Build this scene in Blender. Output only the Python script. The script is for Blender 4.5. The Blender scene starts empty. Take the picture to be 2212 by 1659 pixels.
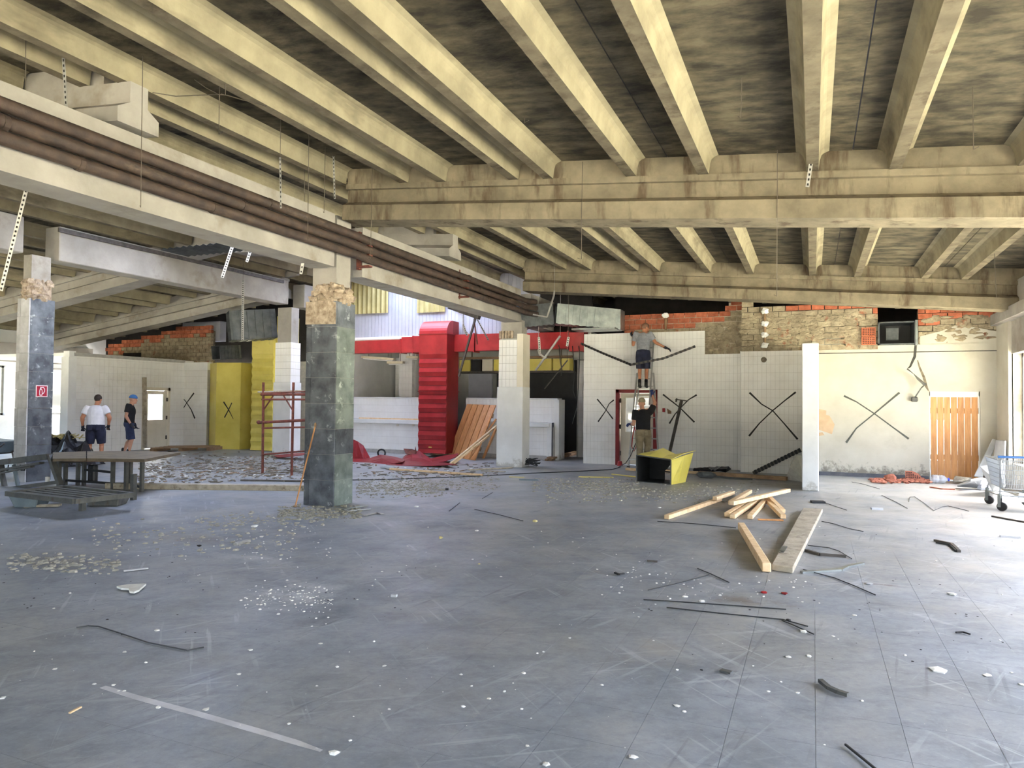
import bpy, bmesh, math, random
from mathutils import Vector, Matrix
random.seed(7)
sc = bpy.context.scene
C = sc.collection
V = Vector
PI = math.pi

# ------------------------------------------------------------------ camera
FPX, HC = 1534.0, 1.65
YAW, PITCH, ROLL = 0.40061571, 0.02482951, 0.00956644
_F = V((-math.sin(YAW)*math.cos(PITCH), math.cos(YAW)*math.cos(PITCH), math.sin(PITCH)))
_R = V((math.cos(YAW), math.sin(YAW), 0)); _U = _R.cross(_F)
R_ = _R*math.cos(ROLL) + _U*math.sin(ROLL); U_ = -_R*math.sin(ROLL) + _U*math.cos(ROLL)
EYE = V((0, 0, HC))
cd = bpy.data.cameras.new('camera'); cam = bpy.data.objects.new('camera', cd); C.objects.link(cam)
cd.sensor_width = 36; cd.lens = FPX/2212*36; cd.clip_start = 0.05; cd.clip_end = 300
cam.matrix_world = Matrix(((R_.x, U_.x, -_F.x, EYE.x), (R_.y, U_.y, -_F.y, EYE.y), (R_.z, U_.z, -_F.z, EYE.z), (0, 0, 0, 1)))
sc.camera = cam

# ------------------------------------------------------------------ light and exposure
sc.view_settings.view_transform = 'Standard'; sc.view_settings.look = 'None'
sc.view_settings.gamma = 1; sc.view_settings.use_curve_mapping = False
sc.view_settings.exposure = EXPOSURE = 0.62
wd = bpy.data.worlds.new('sky'); sc.world = wd; wd.use_nodes = True
nt = wd.node_tree; bg = nt.nodes['Background']
sky = nt.nodes.new('ShaderNodeTexSky'); sky.sky_type = 'NISHITA'; sky.sun_disc = False
sky.sun_elevation = math.radians(58); sky.sun_rotation = math.radians(90); sky.air_density = 0.9; sky.dust_density = 4.5; sky.ozone_density = 0.6
nt.links.new(sky.outputs[0], bg.inputs[0]); bg.inputs[1].default_value = 2.1
sl = bpy.data.lights.new('sun', 'SUN'); sun = bpy.data.objects.new('sun', sl); C.objects.link(sun)
sl.energy = 105.0; sl.angle = math.radians(0.6); sl.color = (1.0, 0.96, 0.89)
sun.rotation_euler = V((-math.cos(math.radians(60)), 0.10, -math.sin(math.radians(60)))).to_track_quat('-Z', 'Y').to_euler()
sun.location = (30, 0, 40)
try:
    sc.cycles.max_bounces = 10; sc.cycles.diffuse_bounces = 6; sc.cycles.transparent_max_bounces = 12
    sc.cycles.sample_clamp_indirect = 12
except Exception: pass
def portal(loc, sx, sy, nrm):
    l = bpy.data.lights.new('window_portal', 'AREA'); l.shape = 'RECTANGLE'; l.size = sx; l.size_y = sy
    o = bpy.data.objects.new('window_portal', l); C.objects.link(o); o.location = loc
    l.cycles.is_portal = True
    o.rotation_euler = V(nrm).to_track_quat('-Z', 'Z').to_euler()

# ------------------------------------------------------------------ a pixel of the photograph as a point on a real plane
def ray(x, y): return R_*(x-1106) - U_*(y-829.5) + _F*FPX
def G(x, y, z=0.0): d = ray(x, y); return EYE + d*((z-HC)/d.z)
def AY(x, y, Y): d = ray(x, y); return EYE + d*(Y/d.y)
def AX(x, y, X): d = ray(x, y); return EYE + d*(X/d.x)

# ------------------------------------------------------------------ materials
def lin(c):
    return tuple((v/12.92 if v <= 0.04045 else ((v+0.055)/1.055)**2.4) for v in c)
def hexc(r, g, b): return lin((r/255, g/255, b/255)) + (1,)
def mat(name, c1, c2=None, scale=3.0, rough=0.7, metal=0.0, bump=0.0, bscale=None, stretch=(1, 1, 1), c3=None, s3=0.7, t3=(0.52, 0.68), detail=6.0, spec=0.5, rnd=0.0, lo=0.35, hi=0.65, coat=0.0, s3s=(1, 1, 1)):
    m = bpy.data.materials.new(name); m.use_nodes = True; n = m.node_tree.nodes; L = m.node_tree.links
    b = n['Principled BSDF']; b.inputs['Roughness'].default_value = rough; b.inputs['Metallic'].default_value = metal
    b.inputs['Specular IOR Level'].default_value = spec; b.inputs['Coat Weight'].default_value = coat
    geo = n.new('ShaderNodeNewGeometry')
    if c2 is None and not rnd and not bump:
        b.inputs['Base Color'].default_value = c1; return m
    mp = n.new('ShaderNodeMapping'); mp.inputs['Scale'].default_value = stretch; L.new(geo.outputs['Position'], mp.inputs['Vector'])
    nz = n.new('ShaderNodeTexNoise'); nz.inputs['Scale'].default_value = scale; nz.inputs['Detail'].default_value = detail; nz.inputs['Roughness'].default_value = 0.6
    L.new(mp.outputs[0], nz.inputs['Vector'])
    rp = n.new('ShaderNodeValToRGB'); rp.color_ramp.elements[0].position = lo; rp.color_ramp.elements[1].position = hi
    rp.color_ramp.elements[0].color = c1; rp.color_ramp.elements[1].color = c2 or c1
    L.new(nz.outputs['Fac'], rp.inputs[0]); col = rp.outputs[0]
    if c3 is not None:
        mp3 = n.new('ShaderNodeMapping'); mp3.inputs['Scale'].default_value = s3s; mp3.inputs['Location'].default_value = (3.1, 7.7, 1.3); L.new(geo.outputs['Position'], mp3.inputs['Vector'])
        n3 = n.new('ShaderNodeTexNoise'); n3.inputs['Scale'].default_value = s3; n3.inputs['Detail'].default_value = 5; n3.inputs['Roughness'].default_value = 0.65
        L.new(mp3.outputs[0], n3.inputs['Vector'])
        r3 = n.new('ShaderNodeValToRGB'); r3.color_ramp.elements[0].position = t3[0]; r3.color_ramp.elements[1].position = t3[1]
        L.new(n3.outputs['Fac'], r3.inputs[0])
        mx = n.new('ShaderNodeMixRGB'); L.new(r3.outputs[0], mx.inputs[0]); L.new(col, mx.inputs[1]); mx.inputs[2].default_value = c3; col = mx.outputs[0]
    if rnd:
        oi = n.new('ShaderNodeObjectInfo'); hv = n.new('ShaderNodeHueSaturation')
        mr = n.new('ShaderNodeMapRange'); mr.inputs['To Min'].default_value = 1-rnd; mr.inputs['To Max'].default_value = 1+rnd
        L.new(oi.outputs['Random'], mr.inputs['Value']); L.new(mr.outputs[0], hv.inputs['Value']); L.new(col, hv.inputs['Color']); col = hv.outputs[0]
    L.new(col, b.inputs['Base Color'])
    if bump:
        nb = n.new('ShaderNodeTexNoise'); nb.inputs['Scale'].default_value = bscale or scale*4; nb.inputs['Detail'].default_value = 5
        L.new(mp.outputs[0], nb.inputs['Vector'])
        bp = n.new('ShaderNodeBump'); bp.inputs['Strength'].default_value = bump; bp.inputs['Distance'].default_value = 0.02
        L.new(nb.outputs['Fac'], bp.inputs['Height']); L.new(bp.outputs[0], b.inputs['Normal'])
    return m
M = {}
M['rib'] = mat('warm_concrete', hexc(134, 126, 105), hexc(160, 151, 126), 2.2, 0.9, bump=0.25, bscale=14, c3=hexc(98, 90, 74), s3=1.4, t3=(0.55, 0.72), s3s=(1, .3, 1), spec=.2)
M['ribunder'] = mat('shaded_grimy_rib_underside', hexc(94, 87, 74), hexc(120, 111, 94), 3.0, 0.95, bump=.4, bscale=14, c3=hexc(72, 65, 55), s3=3, t3=(.52, .7), spec=.15)  # darker copy of the rib concrete: underside shade painted in, with mottled grime
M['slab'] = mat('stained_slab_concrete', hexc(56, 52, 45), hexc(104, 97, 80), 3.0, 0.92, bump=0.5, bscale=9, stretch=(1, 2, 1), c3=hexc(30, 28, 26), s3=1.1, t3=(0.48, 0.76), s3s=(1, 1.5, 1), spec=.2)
M['beam'] = mat('beam_concrete', hexc(112, 104, 88), hexc(140, 130, 110), 2.5, 0.9, bump=0.35, bscale=16, c3=hexc(88, 76, 62), s3=1.5, t3=(0.53, 0.68), s3s=(2.5, 2.5, .5), spec=.2)
M['ibeam'] = mat('pale_grey_concrete', hexc(146, 141, 134), hexc(166, 161, 154), 1.6, 0.9, bump=0.2, bscale=18, c3=hexc(126, 117, 105), s3=1.1, t3=(0.56, 0.74), spec=.2)
M['broken'] = mat('broken_concrete', hexc(138, 122, 104), hexc(190, 174, 154), 12, 0.95, bump=0.6, bscale=40, spec=.2)
M['plaster'] = mat('cream_plaster', hexc(180, 175, 162), hexc(194, 190, 178), 1.2, 0.85, bump=0.08, bscale=20, c3=hexc(170, 164, 149), s3=0.9, t3=(0.6, 0.8), spec=.3)
M['white'] = mat('white_paint', hexc(222, 222, 220), hexc(236, 236, 234), 1.6, 0.7, bump=0.06, bscale=20, spec=.3)
M['tile'] = mat('white_wall_tile', hexc(232, 230, 226), hexc(240, 239, 236), 2.2, 0.24, c3=hexc(214, 208, 200), s3=.8, t3=(.6, .85))
M['grout'] = mat('grey_grout', hexc(164, 162, 158), hexc(184, 180, 174), 8, 0.9)
M['brick'] = mat('orange_brick', hexc(150, 84, 60), hexc(184, 110, 84), 9, 0.9, bump=0.3, bscale=40, c3=hexc(172, 150, 128), s3=6, t3=(0.66, 0.74), rnd=0.18, spec=.2)
M['brickm'] = mat('mortar_smeared_brick', hexc(130, 118, 98), hexc(168, 156, 132), 6, 0.95, bump=0.9, bscale=18, c3=hexc(138, 92, 70), s3=4, t3=(0.60, 0.70), rnd=0.13, spec=.2)
M['mortar'] = mat('mortar', hexc(96, 88, 76), hexc(138, 128, 112), 14, 0.95, bump=0.6, spec=.2)
M['mortarl'] = mat('pale_mortar', hexc(186, 172, 152), hexc(206, 194, 176), 14, .95, bump=.4, spec=.2)
M['tabletop'] = mat('worn_table_board', hexc(88, 78, 64), hexc(114, 102, 82), 6, .7)
M['litter'] = mat('dark_litter', hexc(100, 94, 86), hexc(128, 120, 110), 9, .9)
M['marble'] = mat('dark_grey_marble', hexc(66, 71, 80), hexc(112, 118, 126), 4, 0.3, c3=hexc(176, 182, 186), s3=6, t3=(0.60, 0.72), rnd=0.34, bump=.05)
M['marbleg'] = mat('green_grey_marble', hexc(92, 102, 100), hexc(134, 144, 140), 4, 0.3, c3=hexc(184, 190, 186), s3=6, t3=(0.60, 0.72), rnd=0.24, bump=.05)
M['marblel'] = mat('lit_pale_marble', hexc(168, 168, 172), hexc(198, 198, 202), 4, 0.4, c3=hexc(216, 216, 218), s3=5, t3=(0.62, 0.74), rnd=0.15, bump=.05)  # brighter copy of the marble: light on one column's front put into colour
M['joint'] = mat('pale_joint', hexc(150, 150, 146))
M['red'] = mat('red_paint', hexc(150, 32, 36), hexc(176, 44, 48), 3, 0.38, c3=hexc(112, 36, 38), s3=2.5, t3=(0.6, 0.8))
M['darkred'] = mat('dark_red_paint', hexc(122, 22, 26), hexc(140, 28, 32), 3, 0.5)
M['yellow'] = mat('yellow_paint', hexc(222, 204, 92), hexc(234, 218, 112), 2, 0.35, c3=hexc(196, 178, 84), s3=2.2, t3=(0.62, 0.8))
M['yelcor'] = mat('yellowed_sheet', hexc(146, 134, 82), hexc(164, 152, 100), 3, 0.5)
M['panelw'] = mat('white_cladding', hexc(158, 160, 172), hexc(170, 172, 184), 2, 0.45)
M['galv'] = mat('galvanised_steel', hexc(128, 134, 134), hexc(156, 162, 160), 4, 0.34, metal=0.75, c3=hexc(112, 118, 118), s3=3, t3=(0.5, 0.8))
M['galvd'] = mat('dull_dark_sheet_metal', hexc(66, 70, 72), hexc(92, 96, 98), 5, 0.5, metal=0.5)
M['black'] = mat('black_paint', hexc(20, 20, 22), hexc(32, 32, 34), 6, 0.55)
M['rust'] = mat('rusted_pipe', hexc(48, 38, 33), hexc(72, 57, 48), 7, 0.7, c3=hexc(96, 82, 68), s3=6, t3=(0.58, 0.72), s3s=(1, .4, 1), bump=.2)
M['rustred'] = mat('rust_red_steel', hexc(96, 48, 38), hexc(124, 66, 50), 12, 0.75, c3=hexc(70, 40, 34), s3=9, t3=(0.5, 0.7))
M['steel'] = mat('dark_steel', hexc(70, 66, 62), hexc(96, 90, 84), 10, 0.55, metal=.4)
M['greysteel'] = mat('grey_painted_steel', hexc(68, 70, 70), hexc(92, 92, 88), 8, 0.55, c3=hexc(72, 58, 46), s3=7, t3=(0.58, 0.7))
M['tubgrey'] = mat('blue_grey_plastic', hexc(92, 106, 116), hexc(108, 122, 130), 5, 0.45)
M['alu'] = mat('aluminium', hexc(168, 168, 166), hexc(190, 190, 188), 9, 0.35, metal=.85)
M['chrome'] = mat('chrome_wire', hexc(150, 154, 158), None, rough=0.3, metal=.5)
M['wood'] = mat('fresh_sawn_wood', hexc(214, 180, 136), hexc(232, 204, 164), 5, 0.7, stretch=(2, 2, 2), c3=hexc(190, 148, 104), s3=9, t3=(0.58, 0.76), rnd=0.1)
M['woodg'] = mat('weathered_plank', hexc(158, 148, 130), hexc(190, 180, 162), 7, 0.85, c3=hexc(120, 108, 92), s3=10, t3=(0.55, 0.72), rnd=0.1, bump=.3)
M['wooda'] = mat('amber_pine', hexc(178, 122, 72), hexc(206, 150, 96), 3.5, 0.55, stretch=(6, 6, .7), c3=hexc(110, 62, 32), s3=11, t3=(0.70, 0.76), rnd=0.08)
M['woodo'] = mat('orange_pine', hexc(186, 126, 74), hexc(208, 150, 96), 3.5, 0.55, stretch=(5, 5, .8), c3=hexc(140, 82, 44), s3=9, t3=(0.68, 0.76), rnd=0.07)
M['woodd'] = mat('brown_timber', hexc(126, 100, 74), hexc(156, 128, 98), 6, 0.75, rnd=.1)
M['foam'] = mat('white_foam', hexc(168, 171, 176), hexc(184, 186, 190), 4, 0.8)
M['dark'] = mat('shade_and_grit_black', hexc(24, 22, 22), hexc(40, 36, 34), 3, 0.9)  # near-black that stands in for shade in attic, gaps and holes; also dark grit
M['cream'] = mat('cream_door_paint', hexc(214, 206, 186), hexc(226, 218, 200), 2, 0.5)
M['card'] = mat('brown_cardboard', hexc(168, 142, 112), hexc(184, 158, 128), 6, 0.85)
M['terra'] = mat('broken_terracotta', hexc(150, 90, 72), hexc(182, 118, 98), 14, 0.9, rnd=.2)
M['plas'] = mat('black_tarpaulin', hexc(22, 23, 26), hexc(40, 41, 46), 6, 0.3, bump=.5, bscale=10)
M['rubber'] = mat('black_rubber', hexc(28, 28, 30), None, rough=.6)
M['wire'] = mat('grey_wire', hexc(96, 88, 78), None, rough=.6, metal=.3)
M['strip'] = mat('white_perforated_strip', hexc(150, 148, 144), hexc(176, 174, 170), 9, .45, metal=.4)
M['cable'] = mat('dark_cable', hexc(40, 42, 44), None, rough=.5)
M['skin'] = mat('skin', hexc(196, 144, 116), hexc(208, 156, 128), 8, .55)
M['skint'] = mat('tanned_skin', hexc(176, 116, 84), hexc(192, 132, 100), 8, .55)
M['tee_w'] = mat('white_cotton', hexc(220, 220, 228), hexc(232, 232, 238), 8, .9, bump=.3, bscale=14)
M['tee_k'] = mat('black_cotton', hexc(22, 22, 26), hexc(32, 32, 36), 8, .9, bump=.3, bscale=14)
M['tee_g'] = mat('grey_marl_cotton', hexc(128, 130, 136), hexc(150, 152, 158), 20, .9, bump=.3, bscale=14)
M['navy'] = mat('navy_cotton', hexc(28, 32, 52), hexc(40, 44, 68), 8, .85, bump=.3, bscale=12)
M['navyb'] = mat('blue_navy_cotton', hexc(40, 48, 76), hexc(54, 62, 94), 8, .85, bump=.3, bscale=12)
M['khaki'] = mat('khaki_cotton', hexc(138, 124, 98), hexc(158, 144, 116), 9, .9, bump=.4, bscale=14)
M['capk'] = mat('khaki_cap_cotton', hexc(150, 140, 112), hexc(164, 152, 124), 9, .9)
M['capb'] = mat('blue_cap_cotton', hexc(52, 104, 168), hexc(66, 120, 184), 9, .9)
M['hair'] = mat('dark_hair', hexc(36, 28, 24), hexc(58, 46, 40), 40, .7)
M['hairs'] = mat('cropped_brown_hair', hexc(120, 88, 70), hexc(146, 108, 86), 60, .8)
M['glove_d'] = mat('dark_work_glove', hexc(28, 30, 40), hexc(42, 44, 56), 20, .8)
M['glove_b'] = mat('blue_work_glove', hexc(44, 60, 110), hexc(58, 74, 128), 20, .8)
M['shoe'] = mat('black_shoe', hexc(40, 40, 40), hexc(58, 56, 54), 12, .7)
M['sole'] = mat('sole_rubber', hexc(70, 66, 62), None, rough=.8)
M['eye'] = mat('eye', hexc(30, 22, 20), None, rough=.3)
M['lip'] = mat('lips', hexc(150, 92, 82), None, rough=.5)
M['bluecap'] = mat('blue_plastic', hexc(50, 66, 190), None, rough=.4)
M['handleb'] = mat('blue_handle_plastic', hexc(30, 76, 130), None, rough=.35)
M['signred'] = mat('sign_red', hexc(168, 18, 52), None, rough=.4)
M['signw'] = mat('sign_white', hexc(238, 222, 224), None, rough=.4)
M['spray'] = mat('black_spray_paint', hexc(38, 36, 34), hexc(56, 54, 50), 20, .8)
M['sprayg'] = mat('dark_grey_spray_paint', hexc(72, 74, 68), hexc(88, 90, 84), 20, .8)
M['skirt'] = mat('dark_grey_skirting', hexc(70, 72, 80), hexc(88, 90, 98), 6, .5)
M['rubble'] = mat('pale_rubble', hexc(132, 128, 114), hexc(172, 168, 154), 14, .95, spec=.2)
M['chip'] = mat('white_plaster_chip', hexc(214, 214, 210), hexc(230, 230, 226), 14, .9, rnd=.08, spec=.2)
M['dust'] = mat('grey_dust', hexc(150, 148, 140), hexc(176, 172, 162), 10, .95, spec=.2)
M['insul'] = mat('yellow_insulation', hexc(196, 182, 122), hexc(214, 202, 146), 14, .95)
M['ext'] = mat('sunlit_gravel', hexc(182, 176, 152), hexc(202, 196, 172), 2, .95)
M['seat'] = mat('fluorescent_housing', hexc(214, 204, 176), hexc(226, 218, 192), 5, .5)
M['lamp'] = mat('unlit_tube', hexc(226, 226, 222), None, rough=.3)
M['frame'] = mat('window_frame_grey', hexc(150, 146, 138), hexc(170, 166, 158), 4, .6)
M['leaf'] = mat('outdoor_foliage', hexc(96, 120, 66), hexc(134, 156, 90), 4, .9)
M['redcord'] = mat('red_cord', hexc(176, 36, 30), None, rough=.5)
M['sheetred'] = mat('crumpled_red_sheet', hexc(116, 24, 30), hexc(146, 38, 44), 5, .4, c3=hexc(160, 92, 94), s3=6, t3=(.62, .78))

def add_foot_dirt(m, col, z0, z1, k):
    n = m.node_tree.nodes; L = m.node_tree.links; b = n['Principled BSDF']; src = b.inputs['Base Color'].links[0].from_socket
    g = n.new('ShaderNodeNewGeometry'); sp = n.new('ShaderNodeSeparateXYZ'); L.new(g.outputs['Position'], sp.inputs[0])
    mr = n.new('ShaderNodeMapRange'); mr.inputs['From Min'].default_value = z0; mr.inputs['From Max'].default_value = z1; mr.inputs['To Min'].default_value = .20; mr.inputs['To Max'].default_value = -.25; L.new(sp.outputs['Z'], mr.inputs['Value'])
    t = n.new('ShaderNodeTexNoise'); t.inputs['Scale'].default_value = 5; t.inputs['Detail'].default_value = 8; t.inputs['Roughness'].default_value = .75; L.new(g.outputs['Position'], t.inputs['Vector'])
    a = n.new('ShaderNodeMath'); L.new(t.outputs['Fac'], a.inputs[0]); L.new(mr.outputs[0], a.inputs[1])
    r = n.new('ShaderNodeValToRGB'); r.color_ramp.elements[0].position = .56; r.color_ramp.elements[1].position = .70; r.color_ramp.elements[1].color = (k, k, k, 1); L.new(a.outputs[0], r.inputs[0])
    x = n.new('ShaderNodeMixRGB'); L.new(r.outputs[0], x.inputs[0]); L.new(src, x.inputs[1]); x.inputs[2].default_value = col; L.new(x.outputs[0], b.inputs['Base Color'])
add_foot_dirt(M['plaster'], hexc(104, 98, 88), .05, .75, .8); add_foot_dirt(M['white'], hexc(150, 144, 132), .0, .5, .6)
def floor_mat():
    m = bpy.data.materials.new('worn_grey_vinyl'); m.use_nodes = True; n = m.node_tree.nodes; L = m.node_tree.links
    b = n['Principled BSDF']; geo = n.new('ShaderNodeNewGeometry')
    def noise(scale, stretch=(1, 1, 1), rot=0, detail=6, rough=.6, loc=(0, 0, 0)):
        mp = n.new('ShaderNodeMapping'); mp.inputs['Scale'].default_value = stretch; mp.inputs['Rotation'].default_value = (0, 0, rot); mp.inputs['Location'].default_value = loc; mp.vector_type = 'TEXTURE'; mp.inputs['Scale'].default_value = tuple(1/v for v in stretch)
        L.new(geo.outputs['Position'], mp.inputs['Vector'])
        t = n.new('ShaderNodeTexNoise'); t.inputs['Scale'].default_value = scale; t.inputs['Detail'].default_value = detail; t.inputs['Roughness'].default_value = rough
        L.new(mp.outputs[0], t.inputs['Vector']); return t.outputs['Fac']
    def ramp(f, a, b_, ca=(0, 0, 0, 1), cb=(1, 1, 1, 1)):
        r = n.new('ShaderNodeValToRGB'); r.color_ramp.elements[0].position = a; r.color_ramp.elements[1].position = b_
        r.color_ramp.elements[0].color = ca; r.color_ramp.elements[1].color = cb; L.new(f, r.inputs[0]); return r.outputs[0]
    def mix(f, a, c, k=1.0):
        x = n.new('ShaderNodeMixRGB'); 
        if k != 1.0:
            mm = n.new('ShaderNodeMath'); mm.operation = 'MULTIPLY'; mm.inputs[1].default_value = k; L.new(f, mm.inputs[0]); f = mm.outputs[0]
        L.new(f, x.inputs[0]); L.new(a, x.inputs[1])
        if isinstance(c, tuple): x.inputs[2].default_value = c
        else: L.new(c, x.inputs[2])
        return x.outputs[0]
    base = ramp(noise(1.6), .33, .68, hexc(121, 127, 136), hexc(150, 156, 165))
    warm = ramp(noise(.55, loc=(4, 2, 0)), .46, .66)
    base = mix(warm, base, hexc(146, 144, 138), .5)
    streak = ramp(noise(1.8, (1.0, 2.6, 1), .5, 9, .7), .50, .70)
    base = mix(streak, base, hexc(88, 96, 108), .5)
    fine = ramp(noise(11, (1, 1, 1), 0, 12, .8, (5, 5, 0)), .47, .64); base = mix(fine, base, hexc(92, 98, 108), .38)
    fine2 = ramp(noise(16, (1, 1.4, 1), .3, 12, .8, (1, 9, 0)), .52, .66); base = mix(fine2, base, hexc(176, 180, 186), .30)
    oi = n.new('ShaderNodeObjectInfo'); hv = n.new('ShaderNodeHueSaturation')
    mr = n.new('ShaderNodeMapRange'); mr.inputs['To Min'].default_value = .97; mr.inputs['To Max'].default_value = 1.03
    L.new(oi.outputs['Random'], mr.inputs['Value']); L.new(mr.outputs[0], hv.inputs['Value']); L.new(base, hv.inputs['Color']); base = hv.outputs[0]
    # pale dust swept over the floor, thicker towards the demolished end of the hall
    sp = n.new('ShaderNodeSeparateXYZ'); L.new(geo.outputs['Position'], sp.inputs[0])
    mrd = n.new('ShaderNodeMapRange'); mrd.inputs['From Min'].default_value = 5; mrd.inputs['From Max'].default_value = 13; mrd.inputs['To Min'].default_value = -.06; mrd.inputs['To Max'].default_value = .16
    L.new(sp.outputs['Y'], mrd.inputs['Value'])
    ad = n.new('ShaderNodeMath'); L.new(noise(.9, (1, 1, 1), 0, 10, .72, (9, 1, 0)), ad.inputs[0]); L.new(mrd.outputs[0], ad.inputs[1])
    dust = ramp(ad.outputs[0], .48, .70)
    base = mix(dust, base, hexc(170, 168, 162), .6)
    smud = ramp(noise(1.15, (1, 1, 1), .8, 11, .78, (1, 6, 0)), .55, .70); base = mix(smud, base, hexc(80, 86, 96), .5)
    brk = ramp(noise(1.7, (1, 1, 1), 0, 3, .5, (7, 3, 0)), .46, .60)
    for rot, st, sc2, lo, lc, k in ((-.75, (.45, 9, 1), 1.6, .60, hexc(188, 192, 198), .42), (.62, (.4, 11, 1), 1.4, .61, hexc(186, 190, 196), .36), (1.45, (.3, 10, 1), 1.5, .61, hexc(84, 88, 96), .42), (1.2, (.35, 9, 1), 1.6, .60, hexc(180, 186, 194), .34)):
        mk = n.new('ShaderNodeMath'); mk.operation = 'MULTIPLY'; L.new(ramp(noise(sc2, st, rot, 4, .55, (rot*7, 3, 0)), lo, lo+.06), mk.inputs[0]); L.new(brk, mk.inputs[1])
        base = mix(mk.outputs[0], base, lc, k)
    # stains with a place of their own: plaster powder, dirt patches
    for (px, py, rx, ry, cc, k) in ((640, 1285, .55, .32, hexc(196, 200, 204), .75), (680, 1265, .5, .2, hexc(196, 200, 204), .5), (540, 1205, .7, .18, hexc(186, 188, 190), .6), (420, 1165, 1.1, .45, hexc(120, 112, 100), .55), (120, 1215, 1.0, .35, hexc(122, 114, 102), .5), (1600, 1296, .45, .22, hexc(104, 94, 82), .7), (1590, 1180, .5, .5, hexc(128, 118, 104), .5), (1905, 1263, .3, .05, hexc(88, 72, 66), .6), (700, 1330, .2, .5, hexc(74, 80, 90), .6), (1420, 1400, .3, .4, hexc(150, 146, 138), .5), (1400, 1058, 2.6, 1.6, hexc(150, 145, 128), .75), (1560, 1050, 1.8, 1.4, hexc(142, 137, 122), .6), (900, 1045, 2.4, 1.8, hexc(150, 145, 132), .7), (1700, 1050, 1.2, 1.0, hexc(120, 113, 98), .6), (560, 1010, 3.0, 2.6, hexc(138, 132, 124), .5)):
        c_ = G(px, py); mp = n.new('ShaderNodeMapping'); mp.inputs['Scale'].default_value = (1/rx, 1/ry, 1); mp.inputs['Location'].default_value = (-c_.x/rx, -c_.y/ry, 0); L.new(geo.outputs['Position'], mp.inputs['Vector'])
        ln = n.new('ShaderNodeVectorMath'); ln.operation = 'LENGTH'; L.new(mp.outputs[0], ln.inputs[0])
        m1 = n.new('ShaderNodeMath'); m1.operation = 'SUBTRACT'; m1.inputs[0].default_value = 1.0; L.new(ln.outputs['Value'], m1.inputs[1])
        m2 = n.new('ShaderNodeMath'); m2.operation = 'ADD'; L.new(m1.outputs[0], m2.inputs[0]); nz = noise(5, (1, 1, 1), 0, 10, .75); m3 = n.new('ShaderNodeMath'); m3.operation = 'MULTIPLY_ADD'; m3.inputs[1].default_value = 3.0; m3.inputs[2].default_value = -1.7; L.new(nz, m3.inputs[0]); L.new(m3.outputs[0], m2.inputs[1])
        base = mix(ramp(m2.outputs[0], .05, .75), base, cc, k)
    L.new(base, b.inputs['Base Color'])
    rr = n.new('ShaderNodeMapRange'); rr.inputs['To Min'].default_value = .36; rr.inputs['To Max'].default_value = .62
    L.new(noise(1.3, loc=(2, 5, 0)), rr.inputs['Value']); rr.inputs['From Min'].default_value = .3; rr.inputs['From Max'].default_value = .7
    L.new(rr.outputs[0], b.inputs['Roughness']); b.inputs['Specular IOR Level'].default_value = .6
    bp = n.new('ShaderNodeBump'); bp.inputs['Strength'].default_value = .12; bp.inputs['Distance'].default_value = .01
    L.new(noise(18), bp.inputs['Height']); L.new(bp.outputs[0], b.inputs['Normal'])
    return m
M['floor'] = floor_mat()
M['fjoint'] = mat('dusty_joint', hexc(150, 152, 154), hexc(176, 178, 178), 6, .9, spec=.2)
def glass():
    m = bpy.data.materials.new('window_glass'); m.use_nodes = True; n = m.node_tree.nodes; L = m.node_tree.links
    n.remove(n['Principled BSDF']); t = n.new('ShaderNodeBsdfTransparent'); t.inputs[0].default_value = (.93, .95, .96, 1)
    g = n.new('ShaderNodeBsdfGlossy'); g.inputs['Roughness'].default_value = .03; x = n.new('ShaderNodeMixShader'); x.inputs[0].default_value = .06
    L.new(t.outputs[0], x.inputs[1]); L.new(g.outputs[0], x.inputs[2]); L.new(x.outputs[0], n['Material Output'].inputs[0]); return m
M['glass'] = glass()
def translucent(name, c, k=.75):
    m = bpy.data.materials.new(name); m.use_nodes = True; n = m.node_tree.nodes; L = m.node_tree.links
    n.remove(n['Principled BSDF']); t = n.new('ShaderNodeBsdfTranslucent'); t.inputs[0].default_value = c
    d = n.new('ShaderNodeBsdfDiffuse'); d.inputs[0].default_value = c; x = n.new('ShaderNodeMixShader'); x.inputs[0].default_value = 1-k
    L.new(t.outputs[0], x.inputs[1]); L.new(d.outputs[0], x.inputs[2]); L.new(x.outputs[0], n['Material Output'].inputs[0]); return m
M['skylight'] = translucent('translucent_roof_sheet', (.24, .28, .38, 1))
def clear_plastic():
    m = bpy.data.materials.new('clear_plastic'); m.use_nodes = True; n = m.node_tree.nodes; L = m.node_tree.links
    b = n['Principled BSDF']; b.inputs['Base Color'].default_value = (.55, .57, .62, 1); b.inputs['Roughness'].default_value = .2
    t = n.new('ShaderNodeBsdfTransparent'); t.inputs[0].default_value = (.9, .92, .95, 1); x = n.new('ShaderNodeMixShader'); x.inputs[0].default_value = .45
    L.new(t.outputs[0], x.inputs[1]); L.new(b.outputs[0], x.inputs[2]); L.new(x.outputs[0], n['Material Output'].inputs[0]); return m
M['bottle'] = clear_plastic()
M['yeltr'] = translucent('yellowed_translucent_sheet', (.62, .55, .24, 1), .35)

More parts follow.
